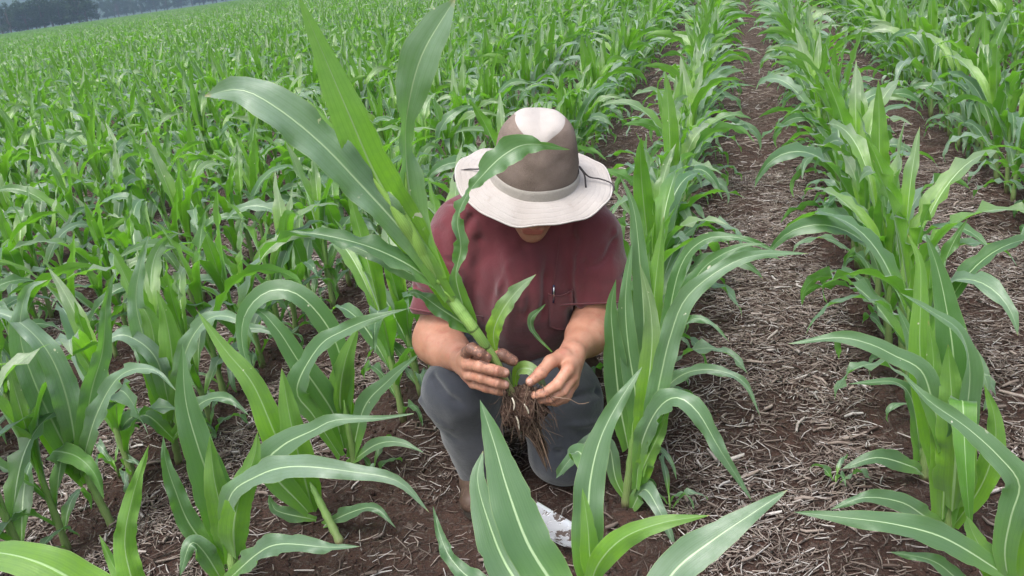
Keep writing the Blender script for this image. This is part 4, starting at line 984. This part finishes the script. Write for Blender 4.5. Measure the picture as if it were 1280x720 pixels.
# row just left of the man
g1 = hero(-1, 1.60, 'corn plant at bottom left, upright grey-green blade above a bright green whorl', (292, 738), (286, 655, 1.55))
W(g1, [(285, 700, 1.58), (268, 620, 1.56), (248, 560, 1.54), (232, 500, 1.54), (228, 430, 1.56)], 44, 'up', 16, .003, .2, .4, MOL, base=.6, peak=.4)
W(g1, [(285, 710, 1.6), (240, 660, 1.58), (218, 610, 1.57), (207, 575, 1.57), (204, 545, 1.57)], 26, 'up', 22, .005, .1, .4, MOL, base=.6, peak=.4)
W(g1, [(290, 700, 1.56), (280, 650, 1.54), (268, 600, 1.53), (262, 545, 1.53)], 34, 'under', 26, .003, .2, .9, MYL, base=.9, peak=.4)
W(g1, [(295, 700, 1.52), (292, 660, 1.5), (300, 620, 1.5), (318, 570, 1.5), (322, 540, 1.5)], 36, 'under', 26, .003, .2, .9, MYL, base=.9, peak=.4)
W(g1, [(288, 700, 1.54), (286, 625, 1.50), (322, 595, 1.47), (368, 583, 1.45), (443, 590, 1.44), (498, 602, 1.44), (537, 641, 1.44)], 34, 'up', 12, .005, .16, .75, MOL, base=.45, peak=.6, roll=(0, 0, 0, 15, 0))
W(g1, [(285, 725, 1.52), (322, 692, 1.46), (352, 680, 1.44), (410, 684, 1.42), (450, 683, 1.42)], 30, 'up', 14, .006, .12, .5, MOL, base=.5, peak=.5)
W(g1, [(280, 730, 1.54), (255, 690, 1.52), (238, 680, 1.5), (225, 720, 1.46)], 26, 'up', 14, .006, .12, .5, MOL, base=.5, peak=.5)
g2 = hero(-1, 1.80, 'corn plant left of the boot with a long leaf pointing level towards the knee', (425, 674), (386, 600, 1.78))
W(g2, [(395, 640, 1.80), (372, 600, 1.78), (345, 545, 1.76), (316, 480, 1.76), (282, 438, 1.76), (246, 388, 1.77)], 34, 'under', 20, .003, .2, .8, MYL, base=.6, peak=.4)
W(g2, [(385, 640, 1.76), (336, 585, 1.70), (352, 558, 1.69), (391, 538, 1.68), (420, 525, 1.68), (474, 523, 1.68), (517, 517, 1.68)], 32, 'up', 14, .003, .2, .5, MOL, base=.5, peak=.45, profile=([0, .15, .4, .6, .8, 1], [.5, .9, 1, .6, .25, .03]))
W(g2, [(392, 640, 1.78), (376, 580, 1.76), (362, 520, 1.76), (352, 460, 1.76)], 36, 'under', 24, .003, .2, .9, MYL, base=.9, peak=.4)
W(g2, [(398, 660, 1.8), (440, 640, 1.75), (470, 636, 1.73), (495, 660, 1.71)], 18, 'up', 16, .004, .12, .4, MOL, peak=.5)
W(g2, [(395, 650, 1.8), (350, 640, 1.76), (340, 630, 1.76), (336, 618, 1.76)], 18, 'up', 16, .004, .12, .4, MOL, peak=.5)
g3 = hero(-1, 2.02, 'corn plant left of the man\'s knee, grey-green leaf curling over at its top', (447, 598), (430, 500, 1.98))
W(g3, [(430, 560, 2.0), (418, 520, 1.98), (400, 490, 1.96), (372, 450, 1.94), (347, 412, 1.93), (322, 388, 1.93), (300, 400, 1.91)], 32, 'up', 14, .003, .2, .3, MOL, base=.6, peak=.5)
W(g3, [(432, 540, 2.0), (430, 470, 1.99), (414, 416, 1.98), (378, 372, 1.96), (345, 362, 1.95), (318, 376, 1.93), (303, 405, 1.91), (306, 445, 1.89), (327, 487, 1.87)], 30, 'up', 16, .003, .2, .3, MOL, base=.5, peak=.6)
W(g3, [(425, 570, 1.96), (392, 520, 1.92), (371, 487, 1.90), (398, 434, 1.89), (430, 413, 1.89), (466, 398, 1.89), (512, 385, 1.90)], 28, 'up', 20, .004, .14, .4, MOL, base=.5, peak=.4, roll=(0, 20, -20, 10, 0))
W(g3, [(432, 560, 2.0), (425, 500, 1.98), (432, 450, 1.97), (448, 408, 1.97)], 34, 'under', 24, .003, .2, .9, MYL, base=.9, peak=.4)
W(g3, [(440, 570, 2.0), (455, 510, 1.98), (485, 476, 1.97), (524, 442, 1.97)], 24, 'up', 18, .003, .2, .5, MOL, base=.6, peak=.5)
W(g3, [(436, 580, 2.0), (470, 556, 1.97), (500, 553, 1.95), (530, 566, 1.93)], 16, 'up', 18, .003, .2, .5, MOL, base=.6, peak=.5)
# far bottom left corner
c1 = hero(-1, 1.22, 'corn plant in the bottom left corner, one broad leaf lying across the frame edge', (200, 880), (172, 770, 1.22))
W(c1, [(170, 860, 1.22), (150, 775, 1.22), (95, 728, 1.22), (40, 700, 1.22), (-20, 690, 1.22), (-90, 700, 1.22)], 56, 'under', 10, .003, .2, .8, MYL, base=.6, peak=.5, roll=(0, 0, 20, 30))
W(c1, [(185, 840, 1.22), (168, 740, 1.24), (156, 680, 1.26), (166, 620, 1.28), (186, 556, 1.30)], 32, 'under', 24, .006, .1, .7, MYL, base=.6, peak=.5)
W(c1, [(190, 830, 1.22), (155, 735, 1.24), (138, 700, 1.25), (124, 668, 1.26)], 22, 'under', 24, .003, .1, .9, MYL, base=.8, peak=.5)
# second row right of the man
r0_ = hero(1, 1.52, 'corn plant in the bottom right corner with a long leaf reaching left over straw', (1262, 800), (1262, 690, 1.5))
W(r0_, [(1268, 730, 1.50), (1240, 708, 1.47), (1179, 672, 1.44), (1117, 655, 1.42), (1056, 647, 1.41), (992, 640, 1.41)], 36, 'up', 12, .004, .2, .4, MOL, base=.5, peak=.55)
W(r0_, [(1262, 735, 1.5), (1256, 690, 1.47), (1264, 645, 1.45), (1274, 605, 1.44), (1248, 570, 1.44), (1208, 534, 1.45), (1160, 500, 1.46), (1124, 462, 1.48)], 36, 'up', 16, .004, .2, .5, MOL, base=.5, peak=.5, roll=(0, 0, -10, 10, 0))
W(r0_, [(1260, 740, 1.5), (1235, 700, 1.48), (1218, 670, 1.47), (1208, 645, 1.46)], 30, 'under', 24, .003, .1, .9, MYL, base=.8, peak=.5)
W(r0_, [(1270, 740, 1.5), (1268, 690, 1.49), (1278, 640, 1.48), (1300, 590, 1.48)], 34, 'under', 24, .003, .1, .9, MYL, base=.8, peak=.5)
W(r0_, [(1230, 760, 1.5), (1194, 722, 1.46), (1163, 700, 1.44), (1112, 690, 1.43)], 24, 'up', 14, .004, .1, .4, MOL, base=.6, peak=.5)
r1_ = hero(1, 1.80, 'corn plant right of the straw lane, tall grey-green blade and dark hanging leaf', (1188, 674), (1180, 540, 1.77))
W(r1_, [(1182, 600, 1.8), (1190, 520, 1.78), (1192, 450, 1.77), (1183, 385, 1.77), (1172, 335, 1.78), (1157, 292, 1.79)], 44, 'up', 18, .003, .2, .2, MOL, base=.7, peak=.5)
W(r1_, [(1175, 600, 1.8), (1160, 520, 1.79), (1150, 440, 1.79), (1151, 372, 1.79), (1149, 325, 1.8), (1134, 292, 1.81)], 30, 'under', 22, .003, .2, .9, MYL, base=.8, peak=.5)
W(r1_, [(1180, 560, 1.76), (1165, 500, 1.74), (1151, 463, 1.73), (1117, 444, 1.72), (1087, 430, 1.71), (1047, 422, 1.71), (984, 430, 1.71)], 27, 'up', 14, .003, .2, .5, MOL, base=.7, peak=.45)
W(r1_, [(1200, 600, 1.76), (1208, 520, 1.72), (1212, 460, 1.70), (1200, 415, 1.69), (1162, 388, 1.69), (1125, 366, 1.70)], 30, 'up', 26, .003, .2, .5, MOL, base=.6, peak=.5, roll=(0, 20, 40, 40, 10))
W(r1_, [(1190, 640, 1.76), (1195, 560, 1.73), (1190, 500, 1.72), (1185, 430, 1.72)], 46, 'under', 20, .004, .1, .9, MYL, base=1, peak=.4)
W(r1_, [(1178, 650, 1.78), (1182, 560, 1.76), (1170, 500, 1.75), (1166, 440, 1.75), (1160, 400, 1.75)], 34, 'under', 24, .004, .1, .9, MYL, base=1, peak=.4)
W(r1_, [(1186, 655, 1.8), (1200, 560, 1.74), (1203, 500, 1.70), (1206, 560, 1.64), (1209, 610, 1.62), (1214, 672, 1.62)], 34, 'up', 12, .003, .2, .0, MOL, base=.5, peak=.5)
W(r1_, [(1182, 658, 1.8), (1157, 646, 1.76), (1127, 628, 1.73), (1081, 622, 1.70), (1038, 637, 1.69)], 26, 'up', 14, .004, .12, .4, MOL, base=.5, peak=.5)
W(r1_, [(1190, 660, 1.8), (1225, 610, 1.78), (1243, 560, 1.77), (1243, 520, 1.77), (1230, 480, 1.78)], 30, 'under', 16, .004, .12, .7, MYL, base=.5, peak=.5)
r2_ = hero(1, 2.05, 'short-leaved corn plant half hidden behind the tall blade right of the lane', (1155, 602), (1160, 520, 2.04))
W(r2_, [(1150, 590, 2.03), (1139, 583, 2.0), (1096, 572, 1.97), (1052, 586, 1.95)], 24, 'up', 12, .003, .2, .3, MOL, base=.5, peak=.5)
W(r2_, [(1150, 560, 2.05), (1140, 500, 2.03), (1120, 478, 2.0), (1085, 478, 1.98), (1060, 480, 1.97)], 15, 'up', 20, .003, .2, .3, MOL, base=.5, peak=.5)
W(r2_, [(1155, 570, 2.05), (1165, 500, 2.03), (1172, 430, 2.02), (1178, 380, 2.02)], 28, 'under', 24, .003, .2, .9, MYL, base=.9, peak=.5)
W(r2_, [(1150, 575, 2.05), (1150, 500, 2.05), (1140, 430, 2.05), (1120, 380, 2.06)], 26, 'up', 24, .003, .2, .4, MOL, base=.7, peak=.5)
W(r2_, [(1158, 580, 2.05), (1185, 500, 2.03), (1215, 470, 2.0), (1240, 470, 1.98)], 26, 'up', 18, .003, .2, .4, MOL, base=.7, peak=.5)

g4 = hero(-2, 1.75, 'corn plant near the left photo edge with curling grey-green leaves, second row left', (140, 655), (98, 575, 1.74))
W(g4, [(102, 595, 1.75), (72, 540, 1.72), (42, 475, 1.70), (25, 418, 1.70), (34, 364, 1.71), (60, 350, 1.72)], 34, 'up', 16, .006, .14, .7, MOL, base=.6, peak=.45)
W(g4, [(104, 605, 1.75), (80, 575, 1.72), (66, 564, 1.70), (95, 570, 1.67), (118, 592, 1.65), (130, 624, 1.64)], 28, 'up', 14, .006, .1, .6, MOL, peak=.6)
W(g4, [(98, 590, 1.74), (66, 530, 1.72), (34, 465, 1.71), (10, 400, 1.71)], 40, 'under', 22, .004, .2, .9, MYL, base=.8, peak=.4)
W(g4, [(102, 590, 1.74), (112, 500, 1.72), (128, 440, 1.71), (133, 380, 1.71), (143, 338, 1.72)], 26, 'up', 22, .005, .12, .5, MOL, base=.7, peak=.4, roll=(0, 20, 30, 10))
W(g4, [(98, 580, 1.74), (84, 500, 1.72), (60, 440, 1.71), (20, 400, 1.70), (-25, 385, 1.70)], 34, 'up', 16, .006, .14, .8, MOL, base=.6, peak=.5)
W(g4, [(100, 590, 1.74), (120, 520, 1.70), (150, 470, 1.68), (190, 462, 1.66), (222, 490, 1.65)], 24, 'up', 16, .006, .12, .7, MOL, base=.6, peak=.5)
g5 = hero(-2, 2.05, 'corn plant with a broad bright green whorl, just behind the leftmost curling plant', (222, 572), (207, 500, 2.04))
W(g5, [(214, 530, 2.04), (198, 455, 2.02), (187, 400, 2.01), (168, 372, 2.01)], 40, 'under', 20, .004, .2, .9, MYL, base=.8, peak=.5)
W(g5, [(214, 530, 2.04), (216, 460, 2.02), (208, 400, 2.01), (196, 362, 2.01)], 34, 'under', 24, .004, .2, .9, MYL, base=.8, peak=.5)
W(g5, [(210, 520, 2.04), (182, 430, 2.01), (170, 378, 2.0), (176, 330, 2.0), (186, 293, 2.01)], 26, 'up', 16, .005, .12, .9, MOL, base=.6, peak=.5)
W(g5, [(214, 520, 2.04), (196, 450, 2.0), (160, 420, 1.98), (134, 426, 1.96), (112, 452, 1.95)], 24, 'up', 16, .006, .12, .7, MOL, base=.6, peak=.5)
W(g5, [(216, 525, 2.04), (232, 440, 2.0), (262, 398, 1.98), (300, 402, 1.96), (322, 436, 1.95)], 24, 'up', 16, .006, .12, .8, MOL, base=.6, peak=.5)
W(g5, [(218, 545, 2.04), (250, 505, 2.0), (284, 498, 1.98), (312, 520, 1.97)], 20, 'up', 16, .006, .12, .5, MOL, base=.6, peak=.5)
W(g5, [(218, 550, 2.04), (185, 520, 2.0), (160, 525, 1.98), (145, 552, 1.97)], 20, 'up', 16, .006, .12, .5, MOL, base=.6, peak=.5)
# ------------------------------------------------------------------ corn rows: single plants
rowname = {0: 'row just right of the man', 1: 'second row right of the man', 2: 'third row right of the man', 3: 'fourth row right of the man', 4: 'fifth row right of the man',
           -1: 'row just left of the man', -2: 'second row left of the man', -3: 'third row left of the man', -4: 'fourth row left of the man', -5: 'fifth row left of the man',
           -6: 'sixth row left of the man', -7: 'seventh row left of the man', -8: 'eighth row left of the man'}
ORD = ['first', 'second', 'third', 'fourth', 'fifth', 'sixth', 'seventh', 'eighth', 'ninth', 'tenth', 'eleventh', 'twelfth', 'thirteenth', 'fourteenth', 'fifteenth', 'sixteenth', 'seventeenth', 'eighteenth', 'nineteenth', 'twentieth']
spots = []
for k in range(-420, 80):
    x = row_x(k); r = np.random.default_rng(1000 + k)
    far_edge = (300 + .62 * x) / .78 if False else (298 + .62 * x) / .78
    y1 = min(far_edge, 320) if x < -12 else 75
    y0 = {0: 2.32, -1: 2.24, 1: 2.28, -2: 1.30}.get(k, 1.35 if abs(k) < 3 else .4)
    step = (.142 if -6 < k < -1 else .165) if abs(x) < 16 else .20
    y = y0 + r.uniform(0, .1)
    while y < y1:
        if y > 45: step = .42
        elif y > 25 or x < -35: step = .28
        yy = y + r.normal(0, .018)
        d = 1.0
        px, py = project((x, yy, .3)) if yy > .3 else (-9999, -9999)
        dist = math.hypot(x, yy)
        keep = (-700 < px < 1900) and yy > .9
        if k == -2 and (abs(yy - 1.75) < .07 or abs(yy - 2.05) < .07): keep = False
        if keep and r.random() > .04: spots.append((k, x + r.normal(0, .014), yy, dist, px, py, depth((x, yy, .3)), step))
        y += step
vis = [s for s in spots if -60 < s[4] < 1340 and -40 < s[5] < 860 and s[3] < 14]
vis.sort(key=lambda s: s[6])
single = vis[:300 - len(near_taken) - 1]; sset = set(id(s) for s in single)
NV = 12; protos = [None] * NV; flat = [merged_plant(200 + i, 14, 5) for i in range(8)]
PARTS_N = 190
count = {}
hero_count = {0: 4, -1: 4, 1: 3}
def copy_plant(src, loc, rz, sc):
    c = src.copy(); COL.objects.link(c); c.location = loc; c.rotation_euler = (random.gauss(0, .05), random.gauss(0, .05), rz); c.scale = (sc, sc, sc * random.uniform(.92, 1.08))
    for ch in list(src.children):
        q = ch.copy(); COL.objects.link(q); q.parent = c
    return c
by_row = sorted(single, key=lambda s: (s[0], s[2])); ordn = {}
for s in by_row:
    ordn[id(s)] = count.get(s[0], hero_count.get(s[0], 0)); count[s[0]] = ordn[id(s)] + 1
    if s[0] == -2: ordn[id(s)] += int(s[2] > 1.75) + int(s[2] > 2.05)
for i, s in enumerate(single):
    k, x, y, dist, px, py, dep, st = s
    z = float(gheight(np.array(x), np.array(y))) - .004; sc = random.uniform(.86, 1.12) * (1.0 if k >= 0 else .97); rz = random.uniform(0, 6.28)
    if i < PARTS_N:
        j = i % NV
        if protos[j] is None: protos[j] = corn_plant(50 + j, (x, y, z), rz, sc); o = protos[j]
        else: o = copy_plant(protos[j], (x, y, z), rz, sc)
    else:
        o = link('corn_plant', flat[i % 8]); o.location = (x, y, z); o.rotation_euler = (random.gauss(0, .05), random.gauss(0, .05), rz); o.scale = (sc,) * 3
    n_ = ordn[id(s)]
    if n_ < 20: lab = ORD[n_] + ' green corn plant from the front in the ' + rowname.get(k, 'row %s' % 'far to the side'); grp = 'corn plants standing in rows'
    else: lab = 'green corn plant farther back than the twentieth in the ' + rowname.get(k, 'row far to the side'); grp = 'corn plants farther back in the ' + rowname.get(k, 'row far to the side')
    if k not in rowname:
        lab = 'green corn plant in the rows ' + ('left' if k < 0 else 'right') + ' of all the nearer rows'; grp = 'corn plants in the outermost single rows ' + ('left' if k < 0 else 'right')
    tag(o, lab, 'corn plant', grp)

# ------------------------------------------------------------------ the rest of the field: one mass
rest = [s for s in spots if id(s) not in sset]
lod = []
for i in range(6): o_ = bpy.data.objects.new('corn_source', merged_plant(300 + i, 9, 3)); lod.append(o_)
for i in range(6): o_ = bpy.data.objects.new('corn_source_far', merged_plant(400 + i, 5, 3, False, 6)); lod.append(o_)
P = np.array([(s[1], s[2], 0 if s[3] > 13 else float(gheight(np.array(s[1]), np.array(s[2])))) for s in rest], np.float32)
nr = len(P); ds = np.array([s[3] for s in rest])
pick = np.where(ds < 22, rng.integers(0, 6, nr), rng.integers(6, 12, nr))
print('CORN', len(single), nr)
me = bpy.data.meshes.new('corn_field'); me.vertices.add(nr); me.vertices.foreach_set('co', P.ravel())
def addattr(nm, ty, v): a_ = me.attributes.new(nm, ty, 'POINT'); a_.data.foreach_set('value' if ty != 'FLOAT_VECTOR' else 'vector', v.ravel())
addattr('pick', 'INT', pick.astype(np.int32))
addattr('rot', 'FLOAT_VECTOR', np.stack([rng.normal(0, .05, nr), rng.normal(0, .05, nr), rng.uniform(0, 6.28, nr)], -1).astype(np.float32))
big = np.where(ds > 45, 1.30, np.where(ds > 25, 1.12, 1.0)); sx = rng.uniform(.86, 1.12, nr)
addattr('scl', 'FLOAT_VECTOR', np.stack([sx * big, sx * big, sx * np.minimum(big, 1.1)], -1).astype(np.float32))
fld = link('corn_field', me); tag(fld, 'mass of young corn rows stretching away to the tree line', 'corn field', kind='stuff')
ng = bpy.data.node_groups.new('corn_scatter', 'GeometryNodeTree')
ng.interface.new_socket('Geometry', in_out='INPUT', socket_type='NodeSocketGeometry'); ng.interface.new_socket('Geometry', in_out='OUTPUT', socket_type='NodeSocketGeometry')
gi = ng.nodes.new('NodeGroupInput'); go = ng.nodes.new('NodeGroupOutput'); ins = ng.nodes.new('GeometryNodeInstanceOnPoints'); mtp = ng.nodes.new('GeometryNodeMeshToPoints')
jn = ng.nodes.new('GeometryNodeJoinGeometry')
for o_ in lod[::-1]:
    oi = ng.nodes.new('GeometryNodeObjectInfo'); oi.inputs['Object'].default_value = o_; oi.transform_space = 'ORIGINAL'
    g2i = ng.nodes.new('GeometryNodeGeometryToInstance'); ng.links.new(oi.outputs['Geometry'], g2i.inputs[0]); ng.links.new(g2i.outputs[0], jn.inputs[0])
def named(nm, ty): x = ng.nodes.new('GeometryNodeInputNamedAttribute'); x.data_type = ty; x.inputs['Name'].default_value = nm; return x.outputs['Attribute']
ng.links.new(gi.outputs[0], mtp.inputs[0]); ng.links.new(mtp.outputs[0], ins.inputs['Points']); ng.links.new(jn.outputs[0], ins.inputs['Instance'])
ins.inputs['Pick Instance'].default_value = True; ng.links.new(named('pick', 'INT'), ins.inputs['Instance Index'])
e2r = ng.nodes.new('FunctionNodeEulerToRotation'); ng.links.new(named('rot', 'FLOAT_VECTOR'), e2r.inputs[0]); ng.links.new(e2r.outputs[0], ins.inputs['Rotation'])
ng.links.new(named('scl', 'FLOAT_VECTOR'), ins.inputs['Scale']); ng.links.new(ins.outputs[0], go.inputs[0])
md = fld.modifiers.new('scatter', 'NODES'); md.node_group = ng

# ------------------------------------------------------------------ weeds
m = Mat('weed_leaf'); MWEED = MLEAF
def seedling(px, py, sc, label, seed):
    p = ground_at(px, py); r = np.random.default_rng(seed); o = empty('seedling', (p[0], p[1], float(gheight(np.array(p[0]), np.array(p[1]))) - .002)); tag(o, label, 'weed', 'small seedlings in the soil')
    b = MB(); b.tube([(0, 0, 0), (0, 0, .05 * sc)], [.0028, .002], 6, rnd=.5); b.build('stem', MSTALK, o)
    for i in range(4):
        leaf_obj('leaf', rand_leaf(r, .01 + .012 * i * sc, i * 2.6 + r.normal(0, .3), .13 * sc * r.uniform(.8, 1.2), .017 * sc, 60, 110, r.normal(0, .5), 14, 5), MLEAF, o)
seedling(265, 540, 1.2, 'small grassy seedling in bare soil between the two bottom left corn plants', 1)
seedling(838, 640, 1.0, 'small seedling in the soil right of the tall elbow-side corn plant', 2)
seedling(470, 600, .9, 'tiny seedling on dark soil left of the boot', 3)
seedling(150, 600, 1.3, 'seedling with drooping leaves near the left photo edge', 4)
seedling(1045, 610, .7, 'tiny seedling in the straw lane on the right', 5)

# ------------------------------------------------------------------ trees beyond the field, hills
def crown_material(name, c1, c2):
    m = Mat(name); oc = m.obj(); c = m.mix(m.attr('rnd'), c1, c2); p = m.pr(c, .7, .25); tr_ = m.n('ShaderNodeBsdfTranslucent'); m.l(c, tr_.inputs[0])
    mx = m.n('ShaderNodeMixShader'); mx.inputs[0].default_value = .25; m.l(p.outputs[0], mx.inputs[1]); m.l(tr_.outputs[0], mx.inputs[2]); return m.done(mx)
MCR = crown_material('tree_leaves', (.022, .05, .018), (.05, .095, .032))
m = Mat('bark'); MBARK = m.done(m.pr(m.mix(m.rng(m.noise(m.obj(), 8, 4), .3, .7), (.07, .055, .04), (.13, .10, .08)), .9, .2))
def tree_meshes(seed, h, wd):
    r = np.random.default_rng(seed); nb = 26; C = []; 
    for i in range(nb):
        z = r.uniform(.22, .92); rad = wd / 2 * math.sqrt(max(1 - ((z - .5) / .52) ** 2, .03)); a_ = r.uniform(0, 6.28); q = rad * math.sqrt(r.random()) * .85
        C.append((q * math.cos(a_), q * math.sin(a_), z * h, h * r.uniform(.07, .13)))
    C = np.array(C); n = 4200; ci = r.integers(0, nb, n); d_ = r.normal(0, 1, (n, 3)); d_ /= np.linalg.norm(d_, axis=1)[:, None]
    P_ = C[ci, :3] + d_ * C[ci, 3:4] * r.uniform(.55, 1.05, (n, 1)); s_ = h * r.uniform(.012, .022, n)
    a_ = r.normal(0, 1, (n, 3)); a_ /= np.linalg.norm(a_, axis=1)[:, None]; b_ = np.cross(a_, d_ + .3); b_ /= np.linalg.norm(b_, axis=1)[:, None]
    V_ = np.stack([P_ - a_ * s_[:, None], P_ + b_ * s_[:, None] * .7, P_ + a_ * s_[:, None], P_ - b_ * s_[:, None] * .7], 1).reshape(-1, 3)
    me1 = mesh_from('crown', V_, np.arange(4 * n).reshape(n, 4), False); fattr(me1, 'rnd', np.repeat(np.clip(r.normal(.5, .25, n) + .25 * np.repeat(0, n), 0, 1), 4)); me1.materials.append(MCR)
    b = MB(); b.tube(spline([(0, 0, -.2), (.1, 0, h * .3), (-.05, .1, h * .7)], 8), np.linspace(h * .032, h * .010, 8), 8)
    for c in C[:9]: b.tube(spline([(0, 0, h * .25), (c[0] * .4, c[1] * .4, c[2] * .7), c[:3]], 6), np.linspace(h * .012, h * .004, 6), 5)
    me2 = mesh_from('trunk', np.concatenate(b.V), b.F); me2.materials.append(MBARK)
    return me1, me2
TM = [tree_meshes(i, 10, 9 + i % 3) for i in range(5)]
def on_line(px, off):
    d = ray(px, 40); d = d[:2] / np.linalg.norm(d[:2]); t = (302 + off) / (-.62 * d[0] + .78 * d[1]); return d * t
i = 0
def put_tree(px, off, sc, label, grp):
    global i
    p = on_line(px, off); o = empty('tree', (p[0], p[1], -.5), random.uniform(0, 6.28)); o.scale = (sc * random.uniform(.9, 1.1), sc, sc)
    link('crown', TM[i % 5][0], None, o); link('trunk', TM[i % 5][1], None, o); tag(o, label, 'tree', grp); i += 1
near = [(3, .9), (14, 1.0), (25, .86), (36, 1.0), (47, .96), (58, 1.12), (69, .95), (80, 1.05), (92, 1.1), (103, 1.16), (113, 1.0)]
for j, (px, sc) in enumerate(near):
    lab = ORD[j] + ' leafy tree from the left photo edge in the tree line behind the field' if j < 8 else ['third tree from the right end of the tree line behind the field', 'tallest rounded tree near the right end of the tree line behind the field', 'last leafy tree at the right end of the tree line behind the field'][j - 8]
    put_tree(px, 8 + random.uniform(-3, 3), sc, lab, 'trees behind the field')
for px in range(-60, 300, 9):
    put_tree(px + random.uniform(-3, 3), 210 + random.uniform(-15, 15), random.uniform(.9, 1.3), 'distant bluish tree in the thin line behind the nearer trees', 'distant trees in the far line')
# hills
def hillz(a, dd):
    P_ = np.stack([a * 900, dd, dd * 0], -1)
    return sm(900, 2000, dd) * (240 + 60 * vnoise(P_, 420) + 20 * vnoise(P_, 120)) + sm(900, 1300, dd) * (5 * vnoise(P_, 22) + 5 * vnoise(P_, 9))
aa = np.linspace(-1.5, 1.3, 700); dd = np.concatenate([np.linspace(900, 1500, 150), np.linspace(1510, 2300, 40)]); AA, DD = np.meshgrid(aa, dd, indexing='ij')
V_ = np.stack([DD * np.sin(AA), DD * np.cos(AA), hillz(AA, DD) - 1], -1).reshape(-1, 3); idx = np.arange(len(V_)).reshape(AA.shape)
Fq = np.stack([idx[:-1, :-1], idx[:-1, 1:], idx[1:, 1:], idx[1:, :-1]], -1).reshape(-1, 4)[:, ::-1]
m = Mat('forest_hill'); gp = m.n('ShaderNodeNewGeometry').outputs['Position']; c = m.mix(m.rng(m.noise(gp, .06, 5, .7), .35, .65), (.028, .05, .024), (.06, .095, .040)); c = m.mix(m.rng(m.noise(gp, .006, 3), .55, .62), c, (.09, .13, .05))
tag(link('hills', mesh_from('hills', V_, Fq), m.done(m.pr(c, .9, .1, m.bump(m.noise(gp, .12, 4), 1, 6)))), kind='structure')
# haze
bm_ = [(x, y, z) for x in (-2350, 2350) for y in (-60, 2350) for z in (-2.5, 430)]
me = mesh_from('haze', bm_, [(0, 1, 3, 2), (4, 6, 7, 5), (0, 4, 5, 1), (2, 3, 7, 6), (0, 2, 6, 4), (1, 5, 7, 3)], False)
m = Mat('haze'); vol = m.n('ShaderNodeVolumePrincipled'); vol.inputs['Color'].default_value = (.52, .72, 1, 1); vol.inputs['Density'].default_value = .00070; vol.inputs['Anisotropy'].default_value = .2
m.l(vol.outputs[0], m.out.inputs['Volume']); tag(link('haze', me, m.m), 'thin bluish air haze over the field and hills', 'haze', kind='stuff')
